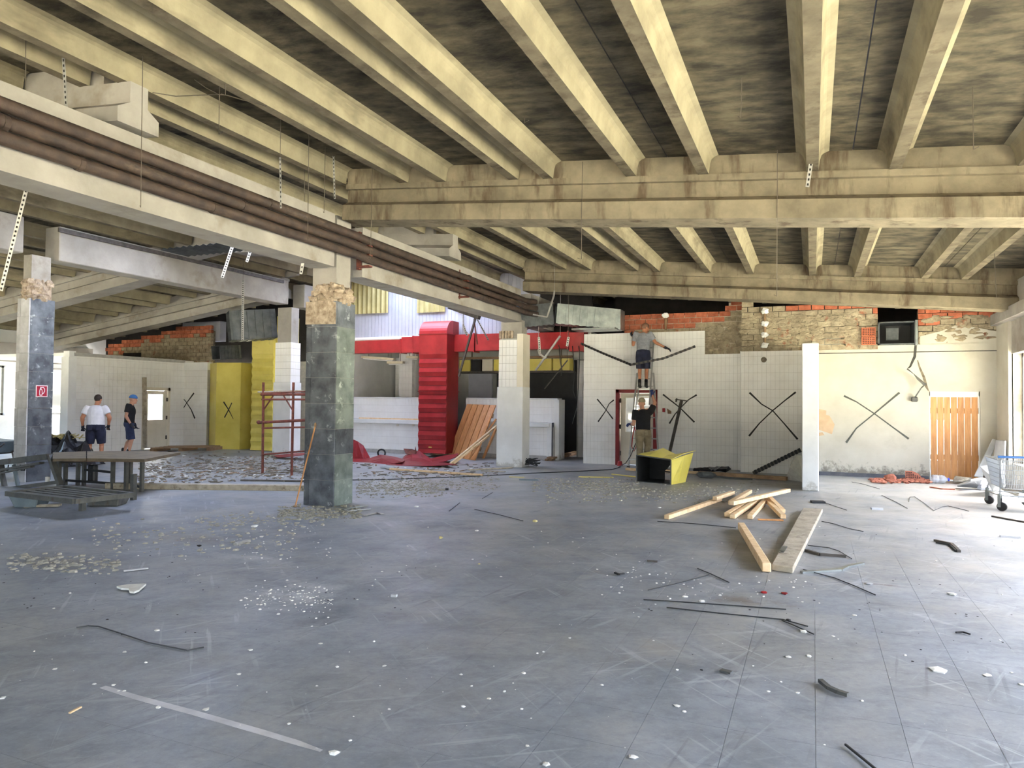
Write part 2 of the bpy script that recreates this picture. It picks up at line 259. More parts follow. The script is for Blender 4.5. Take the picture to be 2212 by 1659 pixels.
# ------------------------------------------------------------------ mesh helpers
class MB:
    def __init__(s): s.v = []; s.f = []; s.mi = []; s.cur = 0
    def add(s, vs, fs):
        o = len(s.v); s.v += [tuple(p) for p in vs]; s.f += [tuple(i+o for i in f) for f in fs]; s.mi += [s.cur]*len(fs); return s
    def box(s, x0, y0, z0, x1, y1, z1):
        x0, x1 = min(x0, x1), max(x0, x1); y0, y1 = min(y0, y1), max(y0, y1); z0, z1 = min(z0, z1), max(z0, z1)
        return s.hexa([(x0, y0, z0), (x1, y0, z0), (x1, y1, z0), (x0, y1, z0), (x0, y0, z1), (x1, y0, z1), (x1, y1, z1), (x0, y1, z1)])
    def hexa(s, p): return s.add(p, [(0, 3, 2, 1), (4, 5, 6, 7), (0, 1, 5, 4), (1, 2, 6, 5), (2, 3, 7, 6), (3, 0, 4, 7)])
    def obox(s, c, a, b, d):
        c, a, b, d = V(c), V(a), V(b), V(d)
        return s.hexa([c-a-b-d, c+a-b-d, c+a+b-d, c-a+b-d, c-a-b+d, c+a-b+d, c+a+b+d, c-a+b+d])
    def bar(s, p, q, w, h, up=(0, 0, 1)):
        p, q = V(p), V(q); a = q-p
        if a.length < 1e-6: return s
        t = a.normalized(); sd = t.cross(V(up))
        if sd.length < 1e-3: sd = t.cross(V((0, 1, 0)))
        sd.normalize(); u = sd.cross(t)
        return s.obox((p+q)/2, a/2, sd*w/2, u*h/2)
    def tube(s, pts, r, n=8, cap=True):
        pts = [V(p) for p in pts]; k = len(pts); rs = r if isinstance(r, (list, tuple)) else [r]*k
        o = len(s.v); prev = None; vs = []
        for i, p in enumerate(pts):
            t = (pts[min(i+1, k-1)]-pts[max(i-1, 0)])
            t = t.normalized() if t.length > 1e-9 else V((0, 0, 1))
            if prev is None: a = t.orthogonal().normalized()
            else:
                a = prev - t*prev.dot(t); a = a.normalized() if a.length > 1e-6 else t.orthogonal().normalized()
            prev = a; b = t.cross(a)
            vs += [p + (a*math.cos(2*PI*j/n) + b*math.sin(2*PI*j/n))*rs[i] for j in range(n)]
        fs = [(i*n+j, i*n+(j+1) % n, (i+1)*n+(j+1) % n, (i+1)*n+j) for i in range(k-1) for j in range(n)]
        if cap: fs += [tuple(range(n))[::-1], tuple((k-1)*n+j for j in range(n))]
        return s.add(vs, fs)
    def prism(s, poly, ext):
        poly = [V(p) for p in poly]; e = V(ext); n = len(poly)
        return s.add(poly + [p+e for p in poly], [tuple(range(n))[::-1], tuple(range(n, 2*n))] + [(i, (i+1) % n, n+(i+1) % n, n+i) for i in range(n)])
    def grid(s, rows, thick=None):
        nr, nc = len(rows), len(rows[0]); vs = [V(p) for r in rows for p in r]
        fs = [(i*nc+j, i*nc+j+1, (i+1)*nc+j+1, (i+1)*nc+j) for i in range(nr-1) for j in range(nc-1)]
        if thick is None: return s.add(vs, fs)
        e = V(thick); k = len(vs); fs2 = [tuple(k+i for i in f[::-1]) for f in fs]
        ed = [(j, j+1) for j in range(nc-1)] + [(i*nc+nc-1, (i+1)*nc+nc-1) for i in range(nr-1)] + [((nr-1)*nc+j+1, (nr-1)*nc+j) for j in range(nc-1)] + [((i+1)*nc, i*nc) for i in range(nr-1)]
        return s.add(vs+[p+e for p in vs], fs+fs2+[(b, a, a+k, b+k) for a, b in ed])
    def ell(s, c, r, nu=12, nv=8, jit=0.0):
        c = V(c); vs = [c+V((0, 0, -r[2]))]
        for i in range(1, nv):
            ph = -PI/2 + PI*i/nv
            for j in range(nu):
                th = 2*PI*j/nu; k = 1+random.uniform(-jit, jit)
                vs.append(c+V((r[0]*math.cos(ph)*math.cos(th)*k, r[1]*math.cos(ph)*math.sin(th)*k, r[2]*math.sin(ph)*k)))
        vs.append(c+V((0, 0, r[2]))); e = len(vs)-1
        fs = [(0, 1+(j+1) % nu, 1+j) for j in range(nu)]
        fs += [(1+i*nu+j, 1+i*nu+(j+1) % nu, 1+(i+1)*nu+(j+1) % nu, 1+(i+1)*nu+j) for i in range(nv-2) for j in range(nu)]
        fs += [(1+(nv-2)*nu+j, 1+(nv-2)*nu+(j+1) % nu, e) for j in range(nu)]
        return s.add(vs, fs)
    def cap(s, p, q, r0, r1, n=10):
        p, q = V(p), V(q); d = q-p; l = d.length
        if l < 1e-6: return s.ell(p, (r0, r0, r0))
        t = d/l; pts = []; rs = []
        for a in (-80, -50, -20): pts.append(p+t*(r0*math.sin(math.radians(a)))); rs.append(r0*math.cos(math.radians(a)))
        pts.append(p); rs.append(r0); pts.append(q); rs.append(r1)
        for a in (20, 50, 80): pts.append(q+t*(r1*math.sin(math.radians(a)))); rs.append(r1*math.cos(math.radians(a)))
        return s.tube(pts, rs, n)
    def rock(s, c, r, sq=.7, jit=.35):
        c = V(c); ph = random.uniform(0, PI); vs = []
        for z, k in ((-.5, .8), (.1, 1), (.5, .55)):
            for j in range(5):
                a = ph+2*PI*j/5; kk = k*(1+random.uniform(-jit, jit))
                vs.append(c+V((math.cos(a)*r*kk, math.sin(a)*r*kk, (z+random.uniform(-.12, .12))*r*sq*1.2)))
        fs = [(4, 3, 2, 1, 0), (10, 11, 12, 13, 14)]
        for i in (0, 1): fs += [(i*5+j, i*5+(j+1) % 5, (i+1)*5+(j+1) % 5, (i+1)*5+j) for j in range(5)]
        return s.add(vs, fs)
    def build(s, name, m, parent=None, local=False, bevel=0, smooth=False, origin=None):
        ms = m if isinstance(m, (list, tuple)) else [m]
        if parent is not None:
            off = V((0, 0, 0)) if local else wloc(parent)
            loc = V((0, 0, 0))
        else:
            if origin is not None: off = V(origin)
            else:
                xs = [p[0] for p in s.v]; ys = [p[1] for p in s.v]; zs = [p[2] for p in s.v]
                off = V(((min(xs)+max(xs))/2, (min(ys)+max(ys))/2, min(zs)))
            loc = off
        me = bpy.data.meshes.new(name)
        me.from_pydata([(p[0]-off.x, p[1]-off.y, p[2]-off.z) for p in s.v], [], s.f)
        for mm in ms: me.materials.append(M[mm] if isinstance(mm, str) else mm)
        if len(ms) > 1: me.polygons.foreach_set('material_index', s.mi)
        if bevel:
            bm = bmesh.new(); bm.from_mesh(me); bmesh.ops.recalc_face_normals(bm, faces=bm.faces)
            bmesh.ops.bevel(bm, geom=list(bm.edges), offset=bevel, segments=1, affect='EDGES', clamp_overlap=True); bm.to_mesh(me); bm.free()
        if smooth: me.polygons.foreach_set('use_smooth', [True]*len(me.polygons))
        me.update()
        o = bpy.data.objects.new(name, me); C.objects.link(o); o.location = loc
        if parent is not None: o.parent = parent
        return o
def wloc(o):
    l = V(o.location)
    while o.parent is not None: o = o.parent; l = l+V(o.location)
    return l
def thing(name, label, cat, loc=(0, 0, 0), group=None, rz=0):
    o = bpy.data.objects.new(name, None); C.objects.link(o); o.location = loc; o.rotation_euler = (0, 0, rz); o.empty_display_size = .2
    o['label'] = label; o['category'] = cat
    if group: o['group'] = group
    return o
def tag(o, label, cat, group=None):
    o['label'] = label; o['category'] = cat
    if group: o['group'] = group
    return o
def struct(name, loc=(0, 0, 0)):
    o = bpy.data.objects.new(name, None); C.objects.link(o); o.location = loc; o['kind'] = 'structure'; return o
def stuff(o): o['kind'] = 'stuff'; return o
def share(name, me, parent, loc, rot=(0, 0, 0), scale=(1, 1, 1)):
    o = bpy.data.objects.new(name, me); C.objects.link(o); o.parent = parent; o.location = loc; o.rotation_euler = rot; o.scale = scale; return o
def ribbon(mb, pts, w, nrm):
    # a flat painted stroke lying on a wall: pts in order, w width(s)
    n = V(nrm).normalized(); pts = [V(p) for p in pts]; k = len(pts); ws = w if isinstance(w, (list, tuple)) else [w]*k
    a = []; b = []
    for i, p in enumerate(pts):
        t = (pts[min(i+1, k-1)]-pts[max(i-1, 0)]).normalized(); sd = t.cross(n)
        a.append(p+sd*ws[i]/2); b.append(p-sd*ws[i]/2)
    mb.grid([a, b], n*0.0015)

# ================================================================== STRUCTURE
SL, SLL, XR = 0.0881, 0.13, -12.45
def zr(X): return 4.45 - SL*X if X >= XR else 4.45 - SL*XR - SLL*(XR-X)   # underside of the ribs

# --- floor: joint-coloured bed with single tiles on it
floor = struct('floor')
b = MB(); b.box(-26, -7.2, -.2, 4.0, 24.5, -.006); b.build('floor_bed', 'fjoint', floor)
TS = .41; X0 = .012
tile_me = MB(); tile_me.box(.0010, .0010, -.006, TS-.0010, TS-.0010, 0); 
pr = tile_me.build('floor_tile', 'floor', floor); tme = pr.data
cells = []
for i in range(-64, 10):
    for j in range(-18, 60):
        x, y = X0+i*TS, .1+j*TS
        c = V((x+TS/2, y+TS/2, 0)) - EYE; d = c.dot(_F)
        px = 1106+FPX*c.dot(R_)/d if d > .5 else -1; py = 829.5-FPX*c.dot(U_)/d if d > .5 else 0
        cells.append((0 if (d > 1.5 and -60 < px < 2270 and py < 1720) else 1, c.length, x, y))
cells.sort(); first = True; rest = MB()
for k, (vis, dist, x, y) in enumerate(cells):
    if x > 3.6: continue
    if k < 298 and vis == 0:
        if first: pr.location = (x, y, 0); first = False
        else: share('floor_tile', tme, floor, (x, y, 0))
    else: rest.add([(x+.0010, y+.0010, 0), (x+TS-.0010, y+.0010, 0), (x+TS-.0010, y+TS-.0010, 0), (x+.0010, y+TS-.0010, 0)], [(0, 1, 2, 3)])
stuff(rest.build('distant_floor_tiles', 'floor', floor))

# --- sunlit ground outside
b = MB(); b.box(-90, -80, -.6, 90, 110, -.25); o = b.build('outside_ground', 'ext'); o['kind'] = 'structure'

# --- roof panels (double-T slabs with two ribs each)
ceiling = struct('ceiling')
def panel(xl, xr, ribs, y0, y1, slab_y=None):
    sy0, sy1 = slab_y or (y0, y1)
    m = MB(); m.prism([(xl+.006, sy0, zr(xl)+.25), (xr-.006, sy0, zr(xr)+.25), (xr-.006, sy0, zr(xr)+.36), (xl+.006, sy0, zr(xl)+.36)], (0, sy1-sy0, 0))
    p = m.build('roof_panel', 'slab', ceiling)
    s = SL if xl >= XR-.01 else -SLL
    for x in ribs:
        z = zr(x); m = MB()
        prof = [(-.066, 0), (.066, 0), (.082, .13), (.10, .19), (.13, .225), (.19, .252), (.19, .275), (-.19, .275), (-.19, .252), (-.13, .225), (-.10, .19), (-.082, .13)]
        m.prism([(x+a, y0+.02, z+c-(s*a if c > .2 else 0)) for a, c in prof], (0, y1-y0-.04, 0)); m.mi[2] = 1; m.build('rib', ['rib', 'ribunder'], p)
RIBS = [(2.82, 4.0), (.88, 2.12), (-1.28, -.0), (-3.38, -2.21), (-5.06, -3.9), (-6.85, -5.71)]
JN = [4.7, 2.47, .44, -1.74, -3.64, -5.38, -7.15]
for k, r in enumerate(RIBS):
    for y0, y1 in ((1.8, 9.24), (9.46, 16.74), (16.96, 24.4 if k > 2 else 22.0)):
        panel(JN[k+1], JN[k], r, y0, y1, (y0-.12, y1+.12))
MR = [(-8.6, -7.45), (-10.4, -9.2), (-12.1, -10.95)]; MJ = [-7.15, -8.9, -10.67, XR]
for k, r in enumerate(MR):
    for y0, y1 in ((-2, 5.36), (5.5, 12.76), (12.9, 20.16), (20.24, 24.4)):
        if k > 0 and y0 == 5.5: panel(MJ[k+1], MJ[k], r, 11.7, 12.76, (11.7, 12.85)); panel(MJ[k+1], MJ[k], r, 5.5, 8.9, (5.4, 8.9)); continue
        if k > 0 and y0 == 12.9: panel(MJ[k+1], MJ[k], r, 19.0, 20.16, (19.0, 20.2)); panel(MJ[k+1], MJ[k], r, 12.9, 16.2, (12.82, 16.2)); continue
        panel(MJ[k+1], MJ[k], r, y0, y1, (y0-.09, y1+.09))
for k in range(8):
    xr_ = XR-1.75*k; xl = xr_-1.75
    for y0, y1 in ((-2, 5.4), (5.5, 12.72), (12.94, 16.72), (16.94, 20.3)): panel(xl, xr_, (xl+.3, xl+1.45), y0, y1, (y0-.12, y1+.12))
# roof outside the panels' reach (behind and beside the camera) and the eaves
b = MB()
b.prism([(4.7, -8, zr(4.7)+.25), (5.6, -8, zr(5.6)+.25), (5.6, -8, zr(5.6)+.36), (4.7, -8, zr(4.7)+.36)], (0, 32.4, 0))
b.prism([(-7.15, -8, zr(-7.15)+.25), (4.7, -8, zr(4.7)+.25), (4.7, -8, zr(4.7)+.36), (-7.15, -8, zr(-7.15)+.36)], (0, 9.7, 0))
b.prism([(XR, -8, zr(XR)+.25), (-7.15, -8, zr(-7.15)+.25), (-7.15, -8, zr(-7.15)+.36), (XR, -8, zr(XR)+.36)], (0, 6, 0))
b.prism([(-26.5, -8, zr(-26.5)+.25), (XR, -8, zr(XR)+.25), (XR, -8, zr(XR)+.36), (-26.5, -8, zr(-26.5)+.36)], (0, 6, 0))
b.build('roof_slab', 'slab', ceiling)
# corrugated translucent sheets over the two openings at the ridge
for y0, y1 in ((8.8, 11.8), (16.1, 19.1)):
    rows = []
    for i in range(61):
        y = y0+(y1-y0)*i/60; w = .025*(1 if i % 2 else -1)
        rows.append([(x, y, zr(x)+.42+w) for x in (XR, -10.6, -8.8)])
    b = MB(); b.grid(rows); o = b.build('skylight_sheet', 'skylight', ceiling)
for y0, y1 in ((8.9, 11.7), (16.2, 19.0)):   # concrete kerbs of the openings
    b = MB(); b.bar((-8.86, y0, zr(-8.86)+.33), (-8.86, y1, zr(-8.86)+.33), .1, .2); b.build('skylight_kerb', 'beam', ceiling)
portal((-10.6, 10.3, zr(-10.6)+.40), 3.6, 2.8, (.0, 0, -1)); portal((-10.6, 17.6, zr(-10.6)+.40), 3.6, 2.8, (0, 0, -1))

# --- roof beams
def sloped_beam(name, label, xa, xb, yc, drop, prof, mt, group=None):
    m = MB(); pa = [(xa, yc+y, zr(xa)-drop+z) for y, z in prof]
    m.prism(pa, (xb-xa, 0, zr(xb)-zr(xa)))
    o = m.build(name, mt); tag(o, label, 'beam', group); return o
IP = [(-.25, 0), (.25, 0), (.25, .23), (.11, .31), (.11, .50), (.165, .505), (.165, .585), (-.165, .585), (-.165, .505), (-.11, .50), (-.11, .31), (-.25, .23)]
TP = [(-.255, 0), (.255, 0), (.255, .16), (.11, .25), (.11, .48), (-.11, .48), (-.11, .25), (-.255, .16)]
for yc, lab in ((9.35, 'long sloping concrete I-beam crossing overhead in the foreground from the right'), (16.85, 'sloping concrete I-beam in front of the exposed brick wall at the back')):
    o = sloped_beam('concrete_roof_beam', lab, -6.76, 4.6, yc, .585, IP, 'beam')
    m = MB(); m.prism([(-6.76, yc-.12, zr(-6.76)), (4.6, yc-.12, zr(4.6)), (4.6, yc-.12, zr(4.6)+.26), (-6.76, yc-.12, zr(-6.76)+.26)], (0, .24, 0)); m.build('end_diaphragm', 'beam', o)
for yc, lab in ((5.43, 'short end of a concrete T-beam sitting on the pipe-carrying beam at upper left'), (12.83, 'concrete T-beam end resting on the pipe beam behind the marble column')):
    sloped_beam('concrete_tee_beam', lab, -6.72, XR, yc, .48, TP, 'ibeam')
o = sloped_beam('concrete_tee_beam', 'concrete T-beam under the ridge seen over the lavender-lit beam', XR-.01, -14.4, 12.83, .30, [(-.2, 0), (.2, 0), (.2, .14), (.11, .2), (.11, .30), (-.11, .30), (-.11, .2), (-.2, .14)], 'ibeam')
for yc, xa, xb in ((5.43, -7.2, XR), (12.83, -7.2, XR), (12.83, XR, -26), (16.83, XR-1.6, -26)):
    m = MB(); m.prism([(xa, yc-.06, zr(xa)), (xb, yc-.06, zr(xb)), (xb, yc-.06, zr(xb)+.26), (xa, yc-.06, zr(xa)+.26)], (0, .12, 0)); m.build('end_diaphragm', 'ibeam', o if yc != 5.43 else ceiling)
rows = []
for i in range(49):
    x = -13.75+i*.1; rows.append([(x, y, 5.06+(.02 if i % 2 else -.02)) for y in (11.75, 12.55)])
m = MB(); m.grid(rows, (0, 0, .006)); tag(m.build('loose_roof_sheet', 'galvd'), 'dark corrugated sheet lying across the girder under the roof opening', 'sheet')
for yc, lab in ((12.83, 'concrete roof beam of the left wing, nearer one behind the left marble column'), (16.83, 'concrete roof beam of the left wing running down to the far windows above the brick gable')):
    sloped_beam('concrete_wing_beam', lab, -14.5, -26, yc, .585, IP, 'ibeam')
def ibeam(label, xc, y0, y1, z0, h, w=.45):
    a = w/2; p = [(-a, 0), (a, 0), (a, .25), (.1, .31), (.1, h-.26), (a, h-.2), (a, h), (-a, h), (-a, h-.2), (-.1, h-.26), (-.1, .31), (-a, .25)]
    m = MB(); m.prism([(xc+x, y0, z0+z) for x, z in p], (0, y1-y0, 0)); return tag(m.build('concrete_girder', 'ibeam'), label, 'beam')
ibeam('pale concrete girder carrying three brown pipes, nearest stretch at upper left', -7.03, -6.5, 8.98, 3.71, .82)
ibeam('pale concrete girder with pipes between the marble column and the white column', -7.03, 9.72, 16.6, 3.67, .82)
ibeam('dark far end of the pipe-carrying girder beyond the white column', -7.03, 17.3, 19.1, 3.67, .82)
def rect_girder(label, y0, y1, z0=4.40, h=.70):
    m = MB(); m.box(-14.42, y0, z0, -13.98, y1, z0+h); return tag(m.build('concrete_girder', 'ibeam', bevel=.015), label, 'beam')
gb = rect_girder('pale girder with a dark conduit above the two workers on the left', 9.55, 16.35)
rect_girder('grey girder stub left of the tall marble column by the picture edge', -6.5, 8.85, 4.42)
rect_girder('girder continuing behind the far white column of the left row', 17.05, 18.7)
b = MB(); b.bar((-13.95, 9.5, 5.02), (-13.95, 16.1, 5.02), .04, .085); tag(b.build('dark_conduit', 'steel'), 'dark straight conduit fixed along the lavender-lit girder', 'conduit')

# --- columns
def rubble_band(mb, x0, y0, x1, y1, z0, z1, n, r):
    for i in range(n):
        f = random.random(); 
        if i % 2: p = (x0+(x1-x0)*f, y0+random.uniform(-.02, .05), random.uniform(z0, z1))
        else: p = (x1+random.uniform(-.05, .02), y0+(y1-y0)*f, random.uniform(z0, z1))
        mb.rock(p, r*random.uniform(.6, 1.3), .9)
def marble_column(label, x0, y0, x1, y1, ztile, ztop, zbroken, cols, rowh):
    t = thing('marble_column', label, 'column', ((x0+x1)/2, (y0+y1)/2, 0))
    m = MB(); m.box(x0+.06, y0+.06, 0, x1-.06, y1-.06, ztop); m.build('concrete_core', 'ibeam', t)
    m = MB(); rubble_band(m, x0+.09, y0+.07, x1-.07, y1-.06, ztile, zbroken, 90, .09); m.box(x0+.045, y0+.045, ztile-.02, x1-.045, y1-.045, zbroken-.06); stuff(m.build('broken_concrete_band', 'broken', t))
    m = MB(); m.box(x0+.02, y0+.02, 0, x1-.02, y1-.02, ztile-.005); m.build('mortar_bed', 'joint', t)
    n = int(round(ztile/rowh)); front, side = cols
    for k in range(n):
        za, zb = k*rowh+.003, min((k+1)*rowh, ztile)-.003
        q = random.uniform(-.004, .004)
        m = MB(); m.box(x0+.10, y0-.0+q, za, x1-.004, y0+.022, zb); m.build('marble_tile', front[k % len(front)], t)
        m = MB(); m.box(x0, y0+q, za, x0+.094, y0+.022, zb); m.build('marble_tile', front[(k+1) % len(front)], t)
        m = MB(); m.box(x1-.022, y0+.026, za, x1+q, y1-.0, zb); m.build('marble_tile', side[k % len(side)], t)
        m = MB(); m.box(x0+.0, y0+.026, za, x0+.022, y1, zb); m.build('marble_tile', side[(k+1) % len(side)], t)
    return t
c1 = marble_column('dark grey marble column with a hacked-off top in the middle of the hall', -7.38, 9.06, -6.81, 9.55, 3.19, 4.55, 3.44, (('marble', 'marble', 'marble', 'marble', 'marble'), ('marbleg', 'marbleg', 'marble', 'marbleg', 'marbleg')), .399)
m = MB(); m.prism([(-7.39, 9.045, 2.84), (-6.82, 9.045, 2.83), (-6.82, 9.045, 3.17), (-6.95, 9.045, 3.2), (-7.2, 9.045, 3.19), (-7.39, 9.045, 3.2)], (0, .03, 0)); m.build('mortar_patch', 'broken', c1)
c2 = marble_column('marble column with the red sign, beside the worktables on the left', -14.36, 9.0, -14.0, 9.50, 3.58, 4.44, 3.92, (('marblel',), ('marble',)), .358)
# red fire-extinguisher sign on the column's right-hand face
sgn = thing('fire_extinguisher_sign', 'square red sign with white extinguisher and hose symbol on marble column', 'sign', AX(90, 857, -13.995))
pc = AX(90, 845, -13.99); hs = .115
m = MB(); m.box(-13.998, pc.y-hs, pc.z-hs, -13.985, pc.y+hs, pc.z+hs); m.build('sign_border', 'signw', sgn)
m = MB(); m.box(-13.986, pc.y-hs+.016, pc.z-hs+.016, -13.981, pc.y+hs-.016, pc.z+hs-.016); m.build('sign_panel', 'signred', sgn)
m = MB(); q = lambda u, w: V((-13.979, pc.y+u*hs, pc.z+w*hs))
ribbon(m, [q(-.30, .30), q(-.10, .62), q(.20, .66), q(.42, .40), q(.44, .0), q(.28, -.32), q(.02, -.48)], .017, (1, 0, 0))
ribbon(m, [q(-.34, .34), q(-.40, .05), q(-.40, -.62), q(.02, -.62), q(.02, .05), q(-.06, .28), q(-.30, .30)], .015, (1, 0, 0))
ribbon(m, [q(-.42, -.68), q(.05, -.68)], .018, (1, 0, 0)); ribbon(m, [q(-.34, .40), q(-.20, .72)], .016, (1, 0, 0))
m.build('extinguisher_symbol', 'signw', sgn)
# far white columns
def white_column(label, x0, y0, x1, y1, zpaint, ztile, ztop, yellow):
    t = thing('white_column', label, 'column', ((x0+x1)/2, (y0+y1)/2, 0))
    m = MB(); m.box(x0+.06, y0+.06, 0, x1-.06, y1-.06, ztop); m.build('concrete_core', 'ibeam', t)
    m = MB(); m.box(x0-.01, y0-.01, 0, x1+.01, y1+.01, zpaint); m.build('painted_casing', 'white', t, bevel=.008)
    m = MB(); m.box(x0+.028, y0+.028, zpaint, x1-.028, y1-.028, ztile); m.build('grout_bed', 'grout', t)
    m = MB(); nz = int((ztile-zpaint)/.2)
    for k in range(nz+1):
        za = zpaint+k*.2+.004; zb = min(za+.192, ztile)
        if zb-za < .03: continue
        xx = x0+.02
        while xx < x1-.06:
            xe = min(xx+.1, x1-.02); m.box(xx+.002, y0+.018, za, xe-.002, y0+.03, zb); xx += .1
        yy = y0+.03
        while yy < y1-.06:
            ye = min(yy+.1, y1-.02); m.box(x1-.03, yy+.002, za, x1-.018, ye-.002, zb); yy += .1
    stuff(m.build('tile_cladding', 'tile', t))
    if yellow:
        m = MB(); m.box(x1-.16, y0-.0, zpaint, x1+.005, y1, ztile+.12); m.build('corner_casing', 'cream', t)
        for k in range(5):
            xx = x0+.02+k*.08; m = MB(); m.box(xx, y0+.012, ztile+.01, xx+.062, y0+.062, ztile+.2); m.build('exposed_block', 'broken', t)
    return t
white_column('white painted column with tiles above, next to the orange plank panel', -7.41, 16.55, -6.72, 17.02, 2.02, 3.25, 3.72, True)
wc = white_column('far white column behind the rusty scaffold frame', -14.60, 16.5, -13.98, 16.95, 2.15, 3.32, 4.35, False)

# --- walls
def tiles(parent, x0, x1, z0, z1, y, tw=.1, th=.2, axis='x', holes=(), sgn=-1, name='wall_tiles', mt='tile', gap=.003):
    m = MB(); nx = int(round((x1-x0)/tw)); nzz = int(math.ceil((z1-z0)/th-.01))
    for i in range(nx):
        for k in range(nzz):
            a, c = x0+i*tw+gap/2, z0+k*th+gap/2; bb, dd = a+tw-gap, min(c+th-gap, z1)
            if any(a < hx1 and bb > hx0 and c < hz1 and dd > hz0 for hx0, hx1, hz0, hz1 in holes): continue
            yy = y+sgn*(.008+random.uniform(-.0007, .0007))
            if axis == 'x': m.add([(a, y, c), (bb, y, c), (bb, y, dd), (a, y, dd), (a, yy, c), (bb, yy, c), (bb, yy, dd), (a, yy, dd)], [(4, 5, 6, 7), (0, 1, 5, 4), (2, 3, 7, 6), (0, 4, 7, 3), (1, 2, 6, 5)])
            else: m.add([(y, a, c), (y, bb, c), (y, bb, dd), (y, a, dd), (yy, a, c), (yy, bb, c), (yy, bb, dd), (yy, a, dd)], [(7, 6, 5, 4), (4, 5, 1, 0), (6, 7, 3, 2), (3, 7, 4, 0), (5, 6, 2, 1)])
    return stuff(m.build(name, mt, parent))
brick_var = {}
def brick_mesh(kind):
    if kind not in brick_var:
        L_ = []
        for i in range(5):
            m = MB(); jj = lambda: random.uniform(-.006, .006)
            m.hexa([(.0+jj(), jj(), jj()), (.270+jj(), jj(), jj()), (.272, .1, 0), (0, .1, 0), (jj(), jj(), .119+jj()), (.270+jj(), jj(), .119+jj()), (.27, .1, .119), (0, .1, .119)])
            o = m.build('brick', kind, None, origin=(0, 0, 0)); L_.append(o.data); bpy.data.objects.remove(o)
        brick_var[kind] = L_
    return random.choice(brick_var[kind])
def bricks(parent, x0, x1, z0, n, y, kindf, top=None):
    for k in range(n):
        z = z0+k*.136; x = x0+(-.142 if k % 2 else 0)
        while x < x1-.05:
            xa = max(x, x0); xb = min(x+.270, x1)
            if xb-xa > .06 and (top is None or z+.07 < top((xa+xb)/2)):
                share('brick', brick_mesh(kindf((xa+xb)/2, z, k)), parent, (xa, y-random.uniform(.0, .012), z), scale=((xb-xa)/.270, 1, 1))
            x += .287
wb = struct('wall_back')
# segment with the red door: masonry, tiles, brick above
DX0, DX1, DZ = -4.82, -3.72, 2.0
m = MB()
m.box(-5.72, 18.5, 0, DX0, 18.72, 2.9); m.box(DX1, 18.5, 0, -1.62, 18.72, 2.9); m.box(DX0, 18.5, DZ, DX1, 18.72, 2.9); m.box(-5.72, 18.51, 2.9, -2.56, 18.6, 3.5)
m.box(-5.72, 18.5, 0, -5.66, 20.6, 2.9)
m.build('masonry', 'grout', wb)
tiles(wb, -5.72, -1.62, 0, 2.9, 18.5, holes=((DX0+.004, DX1-.004, -1, DZ-.004),))
tiles(wb, -5.72, -2.56, 2.9, 3.5, 18.5)
m = MB(); m.box(-4.62, 18.60, 2.9, -1.6, 18.72, 3.93); m.box(-1.95, 18.6, 3.9, -1.6, 18.72, 4.2); m.build('brick_backing', 'mortarl', wb)
bricks(wb, -4.62, -1.6, 2.91, 10, 18.57, lambda x, z, k: 'brick' if (z > 3.42+.45*max(0, (x+3.4)/1.8)+random.uniform(-.12, .12)) else 'brickm', lambda x: 4.02 if x < -1.95 else 4.3)
# segment to the right of the step
m = MB(); m.box(-1.62, 18.02, 0, -.16, 18.3, 2.92); m.build('masonry', 'grout', wb)
tiles(wb, -1.62, -.19, 0, 2.92, 18.02); 
m = MB(); m.box(-1.62, 18.0, 0, -1.6, 18.5, 2.93); m.build('tiled_return', 'white', wb)
HX0, HX1 = AY(1896, 720, 18.15).x, AY(1981, 720, 18.15).x
m = MB(); m.box(-1.6, 18.2, 2.9, HX0-.02, 18.32, 3.9); m.build('brick_backing', 'mortar', wb)
bricks(wb, -1.6, HX0, 2.93, 9, 18.14, lambda x, z, k: 'brick' if (k >= 7 and x > -.7) or (x > HX0-.12 and k > 4) else 'brickm', lambda x: 4.25 if x < -1.3 else 4.02+.03*x)
# plaster stretch with the plank door
PDX0, PDX1, PDZ = AY(2008, 950, 18.2).x, AY(2118, 950, 18.2).x, AY(2060, 846, 18.2).z
m = MB(); m.box(.05, 18.2, 0, PDX0, 18.42, 2.88); m.box(PDX1, 18.2, 0, 3.75, 18.42, 2.88); m.box(PDX0, 18.2, PDZ, PDX1, 18.42, 2.88); m.build('plaster_face', 'plaster', wb)
m = MB(); m.box(.05, 18.17, 2.86, 3.72, 18.42, 3.02); m.prism([(HX1+.06, 18.185, 3.0), (3.7, 18.185, 3.0), (3.7, 18.185, 3.26), (3.3, 18.185, 3.36), (2.9, 18.185, 3.42), (2.6, 18.185, 3.30), (2.3, 18.185, 3.22), (HX1+.06, 18.185, 3.2)], (0, .1, 0))
m.prism([(.05, 18.18, 3.0), (.62, 18.18, 3.0), (.60, 18.18, 3.24), (.3, 18.18, 3.2), (.05, 18.18, 3.16)], (0, .1, 0)); m.build('plaster_band', 'plaster', wb)
m = MB(); m.box(HX1+.03, 18.27, 2.9, 3.72, 18.42, 3.8); m.build('brick_backing', 'mortar', wb)
bricks(wb, HX1+.03, 3.7, 3.04, 8, 18.2, lambda x, z, k: 'brick' if k >= 4 or (k == 3 and x < 2.6) else 'brickm', lambda x: 4.2-.08*x)
m = MB(); m.box(.11, 18.166, 2.845, 3.72, 18.21, 2.858); m.build('ledge_shade_line', 'dark', wb)  # dark strip standing in for the shade below the plaster ledge
random.seed(3); m = MB()
for _ in range(150):
    x, z = random.uniform(-1.55, HX0-.1), random.uniform(2.95, 3.78)
    if -.2 < x < .1 and z < 3.1: continue
    m.ell((x, 18.135, z), (random.uniform(.04, .16), .012, random.uniform(.02, .06)), 7, 5, .35)
